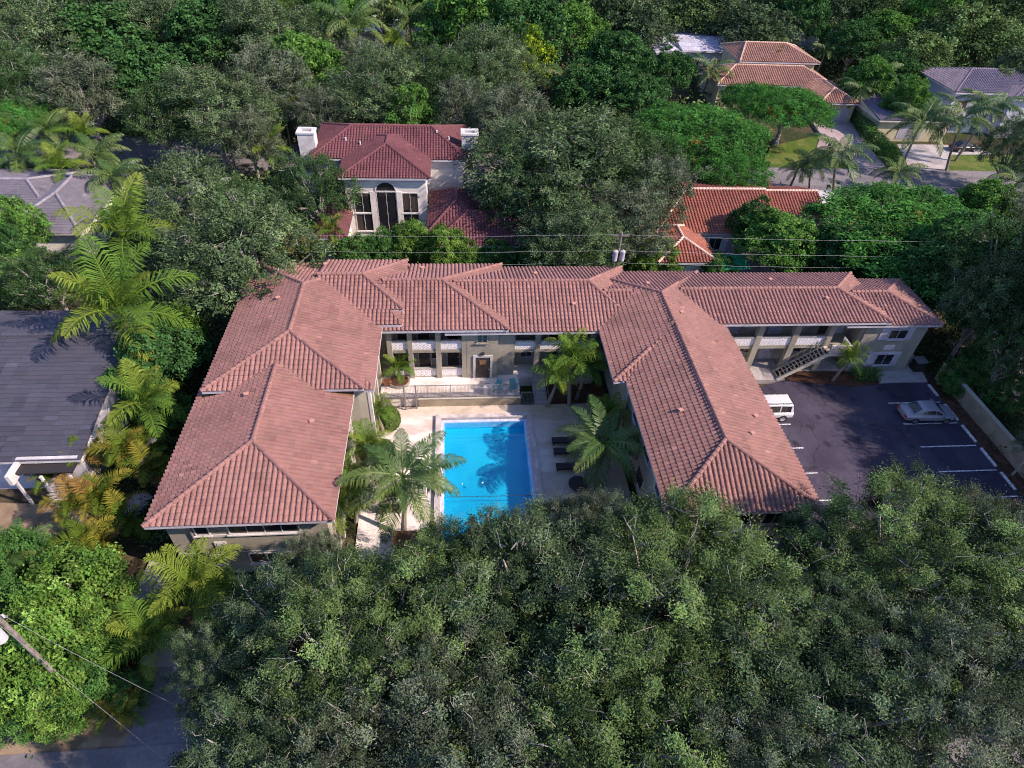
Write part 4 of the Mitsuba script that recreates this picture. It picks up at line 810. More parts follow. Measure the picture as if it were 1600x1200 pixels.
def round_lobes(seed, R, zc, n=9, big=.58, flat=.75, top=4):
    rng = np.random.default_rng(seed); L = [(0, 0, zc + .05 * R, R * big)]
    for i in range(n):
        a = (i + rng.uniform(-.5, .5)) * 2 * math.pi / n; r = R * rng.uniform(.22, .44); d = R * rng.uniform(.86, 1.22) - r * rng.uniform(.9, 1.1)
        L.append((d * math.cos(a), d * math.sin(a), zc - R * rng.uniform(.02, .30) * flat, r))
    for i in range(top):
        a = (i + rng.uniform(-.3, .3)) * 2 * math.pi / top; r = R * rng.uniform(.26, .36); d = R * rng.uniform(.3, .55)
        L.append((d * math.cos(a), d * math.sin(a), zc + R * rng.uniform(.08, .42), r))
    return L
PROTO = {}
def proto(kind, R, zc, cr_, tk, leafm='m_leaf', barkm='m_bark'):
    (v, F, c), CC, OUT = cr_
    scene['group_crown_' + kind] = {'type': 'shapegroup', 'crown': mikit.ply(trimesh.Trimesh(v, F, process=False), leafm, color=c)}
    scene['group_trunk_' + kind] = {'type': 'shapegroup', 'trunk': tk.dict(barkm)}
    PROTO[kind] = (R, zc)
OAK = [(.52, (.098, .158, .076)), (.26, (.138, .202, .100)), (.22, (.045, .078, .040))]
OAK_B = [(.50, (.128, .205, .070)), (.34, (.160, .245, .085)), (.16, (.060, .100, .040))]
OAK_G = [(.50, (.118, .160, .096)), (.32, (.160, .200, .128)), (.18, (.055, .082, .050))]
for kind, sd, cols in (('oak_near_a', 1, OAK), ('oak_near_b', 2, OAK_B), ('oak_near_c', 3, OAK_G)):
    lb = round_lobes(sd, 6.0, 7.0, 10, .55, .8, 6); r = crown(sd, lb, .34, 1.3, 225, .135, .060, [(w, tuple(.86 * c for c in q)) for w, q in cols], plume=.19, tone=.3)
    proto(kind, 6.0, 7.0, r, trunk(sd, lb, 9, .34, r[1], r[2], 230), 'm_leaf_thin')
for kind, sd, cols in (('oak_mid_a', 4, [(w, (a * 1.12, b * 1.12, c * 1.05)) for w, (a, b, c) in OAK]), ('oak_mid_b', 5, [(w, (a * .66, b * .82, c * .62)) for w, (a, b, c) in OAK]), ('oak_mid_c', 6, OAK_G)):
    lb = round_lobes(sd, 6.0, 7.0, 9, .55, .9, 5); r = crown(sd, lb, .45, 1.35, 62, .26, .11, [(w, tuple(.92 * c for c in q)) for w, q in cols], plume=.24, tone=.3)
    proto(kind, 6.0, 7.0, r, trunk(sd, lb, 9, .34, r[1], r[2], 90, .035), 'm_leaf_thin')
for kind, sd, cols in (('oak_far_a', 7, OAK), ('oak_far_b', 8, OAK_B)):
    lb = round_lobes(sd, 6.0, 7.0, 8, .58, .9, 4); r = crown(sd, lb, .7, 1.1, 22, .58, .26, [(w, tuple(.92 * c for c in q)) for w, q in cols], plume=.24, tone=.3)
    proto(kind, 6.0, 7.0, r, trunk(sd, lb, 9, .34, r[1], r[2], 30, .06), 'm_leaf_thin')
FLM = [(0.6, (0.063, 0.187, 0.04)), (0.33, (0.087, 0.25, 0.055)), (0.06, (0.048, 0.128, 0.036)), (0.01, (0.475, 0.159, 0.051))]
for kind, sd in (('flame_tree_a', 9), ('flame_tree_b', 10)):
    rng = np.random.default_rng(sd); lb = [(0, 0, 5.8, 2.6)] + [(d * math.cos(a), d * math.sin(a), 6.2 - .035 * d * d + rng.uniform(-.3, .3), rng.uniform(1.3, 2.0)) for a, d in [(i * 2.4, 1.5 + 4.6 * math.sqrt(i / 22)) for i in range(22)]]
    r = crown(sd, lb, .48, 1.9, 44, .34, .12, FLM, zlow=-.25, flat=.6, upw=1.1)
    proto(kind, 7.0, 5.6, r, trunk(sd, lb[:9], 7, .34), 'm_leaf_thin')
LFY = [(0.6, (0.095, 0.216, 0.044)), (0.3, (0.148, 0.295, 0.069)), (0.1, (0.053, 0.122, 0.034))]
LFD = [(0.6, (0.05, 0.126, 0.04)), (0.3, (0.077, 0.176, 0.056)), (0.1, (0.032, 0.077, 0.03))]
LIM = [(0.7, (0.286, 0.374, 0.033)), (0.3, (0.176, 0.286, 0.028))]
for kind, sd, cols in (('leafy_tree_a', 12, LFY), ('leafy_tree_b', 13, LFD), ('lime_tree', 14, LIM)):
    lb = round_lobes(sd, 4.0, 4.6, 9, .6, .9, 5); r = crown(sd, lb, .36, 2.4, 40, .30, .17, cols, upw=.8)
    proto(kind, 4.0, 4.6, r, trunk(sd, lb, 6, .2), 'm_leaf_thin')
SHR = [(0.5, (0.11, 0.22, 0.042)), (0.35, (0.17, 0.292, 0.065)), (0.15, (0.059, 0.131, 0.031))]
SHB = [(0.5, (0.065, 0.163, 0.042)), (0.35, (0.102, 0.216, 0.06)), (0.15, (0.036, 0.095, 0.031))]
for kind, sd, cols in (('shrub_a', 15, SHR), ('shrub_b', 16, SHB)):
    lb = [(x, y, z, r * .9) for x, y, z, r in round_lobes(sd, 2.4, 1.7, 8, .62, .6, 4)]; r = crown(sd, lb, .25, 5.0, 64, .145, .082, cols, zlow=-.7, upw=.9)
    proto(kind, 2.4, 1.7, r, trunk(sd, lb, 2.2, .07), 'm_leaf_thin')
# trees
TREE_NAMES = {'oak': ('oak_tree', 'tree'), 'fla': ('flame_tree', 'tree'), 'lea': ('leafy_tree', 'tree'), 'lim': ('lime_green_tree', 'tree'), 'shr': ('shrub', 'shrub')}
TREES = [
    ('oak_near_a', 20.3, 13.8, 6.2, 4.0, 'oak between the light green one and the lot, lower right'),
    ('oak_near_a', -12.7, 14.8, 5.0, 2.0, 'small oak at the edge of the driveway'),
    ('oak_near_a', 3.6, 15.2, 7.0, 6.5, 'large dark green oak below the pool in the middle of the street row'),
    ('oak_near_a', -7.7, 15.9, 5.6, 5.1, 'dark fine-leaved oak in front of the left wing near the driveway'),
    ('oak_near_a', 2.1, 18.8, 6.6, 2.6, 'oak branch top in front of the near end of the pool'),
    ('oak_near_a', 16.0, 11.3, 6.6, 6.2, 'light green oak filling the lower right, over the street'),
    ('oak_near_a', 29.1, 13.0, 6.8, 5.7, 'oak cut by the right edge below the parking lot'),
    ('oak_near_a', -8.0, 10.2, 6.0, 4.0, 'street oak at the bottom edge just right of the driveway'),
    ('oak_near_b', -0.6, 17.4, 6.8, 3.8, 'mid sized oak left of the pool end, behind the bottom row'),
    ('oak_near_b', 8.6, 12.6, 6.6, 3.8, 'mid sized oak filling the gap below the right wing'),
    ('oak_near_b', -4.2, 14.0, 7.0, 5.3, 'dark oak between the pool and the driveway, deep gaps in its crown'),
    ('oak_near_b', 11.9, 15.6, 7.6, 6.2, 'sunlit yellow green oak in front of the right wing'),
    ('oak_near_b', 25.2, 17.3, 6.8, 6.0, 'feathery grey green oak below the middle of the parking lot'),
    ('oak_near_b', 5.9, 10.1, 7.0, 5.5, 'oak at the bottom edge below the pool with pale twigs'),
    ('oak_near_c', -0.8, 10.5, 7.0, 5.5, 'dark oak at the bottom edge, left of the one with pale twigs'),
    ('oak_near_c', 31.0, 18.8, 6.6, 4.2, 'oak at the right edge against the last parking bays'),
    ('oak_near_c', 22.5, 19.8, 5.6, 2.9, "small feathery oak brushing the right wing's front roof corner"),
    ('oak_near_c', -4.7, 10.3, 6.6, 4.3, 'bottom edge oak second from the driveway'),
    ('oak_near_c', 22.7, 11.1, 6.8, 5.3, 'grey green oak at the lower right with a gap showing the street'),
    ('oak_near_c', -8.3, 20.6, 4.4, 2.0, 'small oak against the front wall of the left wing'),
    ('oak_near_c', 7.0, 21.1, 5.6, 2.9, "small oak beside the round table at the pool's near end"),
    ('oak_near_c', 11.1, 9.1, 6.6, 4.1, 'yellow green oak at the bottom edge right of centre'),
    ('oak_mid_a', -18.8, 51.5, 7, 6.1, 'big grey green oak pressing against the left wing roof edge'),
    ('oak_mid_a', -27.3, 63.0, 6.5, 5.3, 'grey oak in front of the small half hidden roof'),
    ('oak_mid_a', -62.7, 111.0, 8, 8.3, 'dark oak in the upper left corner'),
    ('oak_mid_a', -47.8, 119.9, 8, 7.4, 'oak at the top edge left of the tall palms'),
    ('oak_mid_a', -29.5, 115.9, 8.5, 8.3, 'tall bright topped oak at the top left of centre'),
    ('oak_mid_a', -31.3, 87.9, 7.5, 6.7, 'rounded oak overhanging the shaded back street'),
    ('oak_mid_a', -9.6, 94.1, 7.5, 6.7, 'grey oak behind the left chimney'),
    ('oak_mid_a', 5.2, 103.6, 8, 7.3, 'silvery oak below the lime green tree'),
    ('oak_mid_a', 13.1, 69.7, 8.5, 9.1, 'huge grey green oak right of the two-chimney house'),
    ('oak_mid_a', 12.5, 56.8, 6, 4.9, 'lower crown of oak in front of the two-chimney house lawn'),
    ('oak_mid_a', 48.4, 44.4, 6.5, 3.2, 'dark oak behind the end of the long wing'),
    ('oak_mid_a', 77.3, 80.5, 6, 4.0, 'grey green oak at the right edge by the coconut palms'),
    ('oak_mid_b', -15.2, 66.7, 6, 4.1, 'oak hiding the left side of the two-chimney house'),
    ('oak_mid_b', -56.3, 92.6, 7.5, 5.6, 'dark oak on the left edge above the bamboo'),
    ('oak_mid_b', -2.5, 97.1, 8, 6.9, 'grey twiggy oak straight behind the two-chimney house roof'),
    ('oak_mid_b', 19.5, 71.3, 7.5, 6.4, 'oak between the huge grey one and the flame trees'),
    ('oak_mid_b', 8.5, 65.5, 7, 5.1, 'oak crowding the right chimney'),
    ('oak_mid_b', -21.7, 61.9, 6, 4.0, 'oak left of the two-chimney house garden'),
    ('oak_mid_b', 51.4, 46.3, 8, 5.6, 'tall dark tree at the right edge beyond the wing end'),
    ('oak_mid_b', -37.8, 86.9, 6.5, 4.1, 'small oak beside the shaded back street'),
    ('oak_mid_b', 47.4, 38.5, 6, 2.4, 'dark oak behind the parking wall by the wing end'),
    ('oak_mid_c', -49.0, 92.0, 7, 6.0, 'dark oak over the left bend of the back street'),
    ('oak_mid_c', -25.4, 94.5, 7.5, 6.2, 'oak above the small palms left of the house'),
    ('oak_mid_c', 7.6, 84.0, 7.5, 5.4, 'grey oak behind the right chimney'),
    ('oak_mid_c', 18.2, 60.2, 6, 4.5, 'oak in front of the orange tiled house'),
    ('oak_mid_c', 1.0, 88.8, 6.5, 4.4, 'low oak behind the house ridge'),
    ('oak_mid_c', 22.5, 66.3, 6.5, 4.1, 'oak edge above the orange tiled house'),
    ('oak_mid_c', -14.4, 105.6, 7, 5.4, 'oak behind the tall double palm'),
    ('oak_mid_c', 64.2, 64.7, 5, 3.8, 'dark oak beside the grey roof at the right edge'),
    ('oak_mid_c', 44.3, 29.5, 4, 1.5, 'small dark tree behind the parking wall end'),
    ('oak_mid_c', -17.9, 89.3, 6, 3.9, 'oak above the pair of bright palms'),
    ('oak_mid_c', -25.8, 82.5, 5.5, 3.7, 'low oak on the near side of the back street'),
    ('oak_far_a', 37.1, 137.9, 7, 5.7, 'dark oak by the pale house at the top'),
    ('oak_far_a', 60.8, 138.1, 7, 7.1, 'grey wispy oak beyond the pale house'),
    ('oak_far_a', 32.3, 140.4, 8, 5.1, 'dark distant oak left of the pale house'),
    ('oak_far_a', -66.7, 130.3, 9, 6.6, 'top edge oak near the left corner'),
    ('oak_far_a', 99.3, 112.3, 7, 5.1, 'oak at the right edge above the grey two-storey house'),
    ('oak_far_a', 54.6, 148.6, 8, 6.8, 'distant oak above the pale house'),
    ('oak_far_a', 19.2, 139.3, 9, 5.6, 'distant oak at the top behind the orange tinted tree'),
    ('oak_far_a', -42.1, 131.2, 10, 5.6, 'distant oak at the top, third from the left'),
    ('oak_far_a', 81.9, 150.3, 9, 6.2, 'distant dark oak above the roof terrace'),
    ('oak_far_a', -56.3, 131.6, 10, 6.2, 'distant oak at the top, second from the left'),
    ('oak_far_b', 50.2, 147.2, 7, 6.7, 'tall trunked oak behind the pale house'),
    ('oak_far_b', 99.7, 130.9, 8, 7.6, 'broad dark tree above the grey two-storey house'),
    ('oak_far_b', 105.3, 126.7, 7.5, 6.2, 'dark tree right of the broad dark one'),
    ('oak_far_b', 84.9, 120.6, 7, 5.9, 'dark tree left of the grey two-storey house'),
    ('oak_far_b', 120.6, 144.0, 9, 6.8, 'tree in the upper right corner'),
    ('oak_far_b', 115.2, 150.0, 10, 6.3, 'top edge tree near the right corner'),
    ('oak_far_b', -12.4, 135.3, 10, 5.3, 'top edge oak between the white buildings'),
    ('oak_far_b', 6.8, 140.6, 10, 6.2, 'top edge oak right of the white buildings'),
    ('oak_far_b', 91.3, 148.7, 9, 6.2, 'dark tree above the round bright one'),
    ('oak_far_b', 71.3, 149.8, 10, 6.1, 'top edge oak right of centre'),
    ('oak_far_b', 28.7, 143.8, 10, 5.1, 'top edge oak in the middle'),
    ('oak_far_b', 93.9, 109.8, 5, 3.4, 'low dark tree behind the grey two-storey roof'),
    ('oak_far_b', -30.8, 135.3, 10, 5.8, 'top edge oak left of the palms'),
    ('flame_tree_a', 33.4, 84.4, 6.5, 8.3, 'wide feathery flame tree with a flat layered crown'),
    ('flame_tree_a', 49.9, 57.6, 6, 10.7, 'broad bright flame tree behind the long wing with a few orange flowers'),
    ('flame_tree_a', -54.7, 85.3, 6, 4.0, 'feathery bright tree on the left edge'),
    ('flame_tree_b', 51.4, 97.5, 6, 7.1, 'dense rounded flame tree beside the pink driveway'),
    ('flame_tree_b', 34.9, 75.6, 5, 4.9, 'lower feathery flame tree above the orange roof'),
    ('flame_tree_b', 46.2, 97.8, 6, 4.9, 'feathery crown joining the two flame trees'),
    ('oak_mid_b', 53.6, 36.5, 10.2, 5.6, 'tall oak out past the parking wall, its shadow over the bays'),
    ('oak_mid_b', 53.4, 29.5, 10.6, 5.4, 'tall oak beyond the wall beside the lower bays'),
    ('oak_mid_b', 54.5, 43.5, 9.8, 5.2, 'tall oak beyond the end of the long wing'),
    ('oak_mid_b', 52.5, 22.8, 9.6, 5.2, 'tall oak beyond the lower end of the wall'),
    ('oak_mid_b', 59.5, 33, 12.6, 5.6, 'taller oak behind the one out past the parking wall'),
    ('oak_mid_b', 60, 40.5, 12.4, 5.6, 'taller oak behind the one beyond the long wing'),
    ('oak_mid_b', 59, 26.5, 12.4, 5.6, 'taller oak behind the lower bays'),
    ('leafy_tree_a', 3.9, 125.5, 9, 7.9, 'bright green tree at the top left of centre'),
    ('leafy_tree_a', 23.0, 129.6, 7.5, 5.7, 'tree with orange tinted young leaves at the top'),
    ('leafy_tree_a', 35.1, 58.8, 4.5, 4.0, 'bright big-leaved tree in front of the orange house'),
    ('leafy_tree_a', 89.8, 138.4, 6.5, 5.5, 'round bright tree right of the roof terrace'),
    ('leafy_tree_a', -43.2, 59.4, 5, 2.5, 'bright leafy tree below the grey roof on the left'),
    ('leafy_tree_a', 74.3, 102.3, 5, 3.1, 'bright tree above the grey garage roof'),
    ('leafy_tree_a', 72.1, 110.8, 5.5, 3.8, 'leafy tree beside the tan roofed house'),
    ('leafy_tree_a', 62.2, 64.7, 5, 3.4, 'bright tree on the right edge of the broad flame tree'),
    ('leafy_tree_b', 12.5, 120.1, 9, 7.1, 'wide bright green tree at the top centre'),
    ('leafy_tree_b', 27.2, 113.9, 7, 5.9, 'dark glossy tree left of the pale house'),
    ('leafy_tree_b', 42.2, 56.8, 4.5, 3.8, 'dense leafy tree behind the long wing'),
    ('leafy_tree_b', 79.3, 115.9, 5.5, 4.8, 'light leafy tree above the garage'),
    ('leafy_tree_b', 79.4, 132.3, 6, 5.3, 'dark leafy tree under the roof terrace'),
    ('leafy_tree_b', -42.5, 56.8, 4, 1.8, 'dark leafy tree beside the screened pool'),
    ('leafy_tree_b', 33.6, 62.3, 4.5, 2.4, 'small leafy tree at the orange house door'),
    ('leafy_tree_b', 50.6, 51.8, 6, 4.8, 'leafy tree beyond the end of the long wing'),
    ('leafy_tree_b', 45.9, 49.8, 5, 3.2, 'sunlit leafy tree right behind the wing end roof'),
    ('leafy_tree_b', -24.2, 40.6, 4.2, 3.2, 'bright green ficus along the left wing wall'),
    ('leafy_tree_b', 71.8, 142.6, 8, 5.3, 'bright distant tree beside the grey wispy oak'),
    ('leafy_tree_b', 38.3, 116.4, 5, 3.9, 'leafy tree in front of the pale house'),
    ('leafy_tree_b', 49.9, 44.3, 5.5, 3.6, 'bright topped tree at the right edge behind the wall'),
    ('leafy_tree_b', 28.5, 101.2, 5.5, 5.0, 'dark leafy tree left of the flame trees'),
    ('leafy_tree_b', 21.4, 103.7, 5.5, 5.0, 'dark leafy tree under the lime green one'),
    ('leafy_tree_b', -55.1, 115.3, 8, 8.1, 'dark glossy tree second from the upper left corner'),
    ('leafy_tree_b', -38.9, 117.0, 8, 6.9, 'deep green tree at the top between two grey oaks'),
    ('leafy_tree_a', -21.2, 101.6, 8, 5.6, 'fresh green tree left of the tall double palm'),
    ('leafy_tree_b', -43.0, 98.8, 7.5, 5.8, 'dark leafy tree above the shaded gap in the back street'),
    ('leafy_tree_a', -5.9, 88.7, 6, 3.5, 'low bright tree behind the house roof'),
    ('leafy_tree_a', -21.3, 131.6, 9, 5.3, 'bright distant tree behind the palms at the top'),
    ('leafy_tree_a', -3.0, 139.2, 10, 5.6, 'bright distant tree above the white buildings'),
    ('leafy_tree_a', 100.2, 141.5, 9, 5.6, 'bright distant tree above the dark broad one'),
    ('lime_tree', 11.5, 114.4, 7.5, 4.5, 'lime green tree standing out at the top centre'),
    ('shrub_a', -22.9, 21.1, 3, 3.0, 'big bright shrub in the lower left garden'),
    ('shrub_a', -22.6, 16.6, 3.8, 2.9, 'large bright shrub behind the street pole'),
    ('shrub_a', -20.7, 18.5, 2.6, 1.8, 'bright shrub left of the driveway'),
    ('shrub_a', -1.2, 60.7, 2.6, 2.5, 'round bright shrub behind the roof left of centre'),
    ('shrub_a', -5.0, 61.7, 2.6, 2.4, 'bright shrub below the tall house windows'),
    ('shrub_a', 20.3, 58.7, 2.2, 2.1, 'bright shrub right of the transformer pole'),
    ('shrub_a', 22.8, 58.6, 2, 2.1, 'shrub second right of the transformer pole'),
    ('shrub_a', -23.9, 45.2, 3.2, 2.0, 'bright shrub against the left wing eave'),
    ('shrub_a', -42.6, 55.5, 2.5, 2.8, 'bright shrub on the left edge by the screened pool'),
    ('shrub_a', 1.2, 60.1, 1.8, 2.1, 'shrub behind the roof, right of the round bright one'),
    ('shrub_a', -21.2, 15.0, 2.2, 1.7, 'shrub beside the dry verge at the street'),
    ('shrub_a', 10.8, 58.7, 2, 1.9, 'shrub under the big oak behind the roof'),
    ('shrub_a', -21.8, 22.1, 2.2, 1.3, 'shrub at the pale path by the left wing'),
    ('oak_mid_b', -37.2, 52.4, 4.5, 3.2, 'dark small leaved tree above the screened pool'),
    ('shrub_b', 46.2, 39.8, 1.6, 1.7, 'dark shrub right of the bin at the wing end'),
    ('shrub_b', 48.9, 41.3, 2.2, 2.1, 'dark shrub between the wing end and the pale paving'),
    ('shrub_b', -18.5, 15.6, 1.2, 1.2, 'dark low shrub in shade at the driveway mouth'),
    ('shrub_b', -21.3, 16.2, 2.6, 2.1, 'bright shrub above the street verge'),
    ('shrub_b', -23.6, 14.8, 2.6, 1.5, 'shrub in the lower left corner above the street'),
    ('shrub_b', -10.4, 60.8, 2, 2.3, 'shrub behind the roof below the left house wall'),
    ('shrub_b', -7.7, 61.4, 2.2, 2.1, 'dark shrub by the tall house windows'),
    ('shrub_b', 4.7, 59.5, 2, 2.3, 'shrub behind the roof ridge step'),
    ('shrub_b', 8.1, 59.1, 2, 2.3, 'shrub in front of the shaded red roof'),
    ('shrub_b', -25.5, 20.1, 2.8, 1.8, 'shrub at the pole top on the left edge'),
    ('shrub_b', 38.6, 57.0, 2, 2.1, 'shrub behind the long wing by the leafy tree'),
    ('shrub_b', 28.3, 57.6, 1.8, 2.0, 'dark shrub in front of the green awning'),
    ('shrub_b', -23.2, 37.3, 2.4, 2.0, 'shrub below the ficus along the wall'),
    ('shrub_b', -26.4, 23.1, 2.8, 1.7, 'grassy bright shrub at the left edge'),
    ('shrub_b', 45.7, 54.9, 2.5, 2.5, 'shrub behind the long wing near its end'),
    ('shrub_b', 48.6, 37.0, 2, 1.9, 'dark shrub along the parking wall'),
    ('shrub_b', 48.0, 31.9, 2, 1.8, 'dark shrub behind the parking wall'),
    ('shrub_b', 16.8, 58.4, 1.6, 1.5, 'low shrub at the foot of the transformer pole'),
    ('shrub_b', 44.8, 39.2, 1.0, 1.3, 'dark shrub at the end of the parking wall'),
    ('shrub_b', -27.8, 43.9, 2.6, 2.2, 'shrub between the ficus and the dark neighbour roof'),
]
rng = np.random.default_rng(77)
for kind, x, y, zc, R, lab in TREES:
    nm, cat = TREE_NAMES[kind[:3]]; k = thing(nm, lab, cat); R0, z0 = PROTO[kind]
    A = T().translate([x, y, 0]).rotate([0, 0, 1], float(rng.uniform(0, 360))).scale([R / R0 * 1.06, R / R0 * 1.06, zc / z0 * float(rng.uniform(.96, 1.06))])
    for part in ('trunk', 'crown'): scene[f'{k}__{part}'] = {'type': 'instance', 'to_world': A, 'g': {'type': 'ref', 'id': f'group_{part}_{kind}'}}

# palms: three bends of frond per kind
def frond(seed, L, e0, bend, pairs, ll, lw, col, droop, tipcol=None, vee=.35):
    rng = np.random.default_rng(seed); n = 14; t = np.linspace(0, 1, n); e = np.radians(e0 - bend * t ** 1.3)
    x = np.concatenate([[0], np.cumsum(np.cos(e[:-1]) * L / (n - 1))]); z = np.concatenate([[0], np.cumsum(np.sin(e[:-1]) * L / (n - 1))])
    P = np.stack([x, 0 * x, z], 1); b = MB(); col = np.asarray(col); b.tube(P, np.linspace(.045, .012, n), 4, col * [1.5, 1.2, 1.0], cap=False)
    tt = np.linspace(.14, 1.0, pairs); V, F, C = [], [], []
    for q in tt:
        p = np.array([np.interp(q, t, P[:, i]) for i in range(3)]); a = np.interp(q, t, e); fwd = np.array([math.cos(a), 0, math.sin(a)]); upv = np.array([-math.sin(a), 0, math.cos(a)])
        l = ll * (math.sin(math.pi * min(1, .18 + .80 * q)) ** .7 + .08) * rng.uniform(.88, 1.1)
        for s in (-1, 1):
            sd = np.array([0, s, 0.]); d1 = sd * .82 + fwd * (.35 + .5 * q) + upv * vee + rng.normal(0, .09, 3); d1 /= np.linalg.norm(d1)
            d2 = d1 + np.array([0, 0, -droop]); d2 /= np.linalg.norm(d2)
            w = np.cross(d1, upv); w = fwd * lw * .5
            m = p + d1 * l * .5; tip = m + d2 * l * .5; i = len(V)
            V += [p - w * .5, p + w * .5, m + w, m - w, tip]; F += [[i, i + 1, i + 2], [i, i + 2, i + 3], [i + 3, i + 2, i + 4]]
            k = rng.uniform(.78, 1.2); cc = col * k if tipcol is None else (col * (1 - q) + np.asarray(tipcol) * q) * k
            C += [cc, cc, cc, cc, cc * 1.08]
    b.v.append(np.array(V)); b.f.append(np.array(F) + b.n); b.n += len(V); b.c.append(np.array(C))
    return b
FR = {}
def frond_set(kind, L, curves, pairs, ll, lw, cols, droop, vee):
    for i, (e0, bend) in enumerate(curves):
        for j, cl in enumerate(cols):
            c, tip = cl if isinstance(cl, list) else (cl, None)
            g = f'group_frond_{kind}_{i}_{j}'; scene[g] = {'type': 'shapegroup', 'frond': frond(i * 7 + j + len(kind), L, e0, bend, pairs, ll, lw, c, droop, tip, vee).dict('m_leaf' if kind == 'coconut' else 'm_leaf_thin')}
    FR[kind] = (L, len(curves), len(cols))
G1, G2, G3 = (.095, .185, .032), (.048, .102, .022), (.125, .18, .036)
frond_set('royal', 3.0, [(78, 55), (52, 75), (22, 80)], 36, 1.0, .062, [G1, [(.11, .20, .03), (.18, .23, .04)]], .9, .25)
frond_set('areca', 2.2, [(80, 70), (58, 90), (30, 85)], 28, .75, .07, [(.085, .135, .02), [(.11, .135, .02), (.23, .20, .035)], [(.20, .15, .04), (.24, .14, .05)], [(.24, .21, .19), (.34, .31, .30)]], .5, .45)
frond_set('coconut', 3.6, [(46, 64), (25, 76), (-6, 62)], 48, 1.0, .068, [G2, [(.065, .125, .026), (.10, .145, .035)]], 1.6, .12)
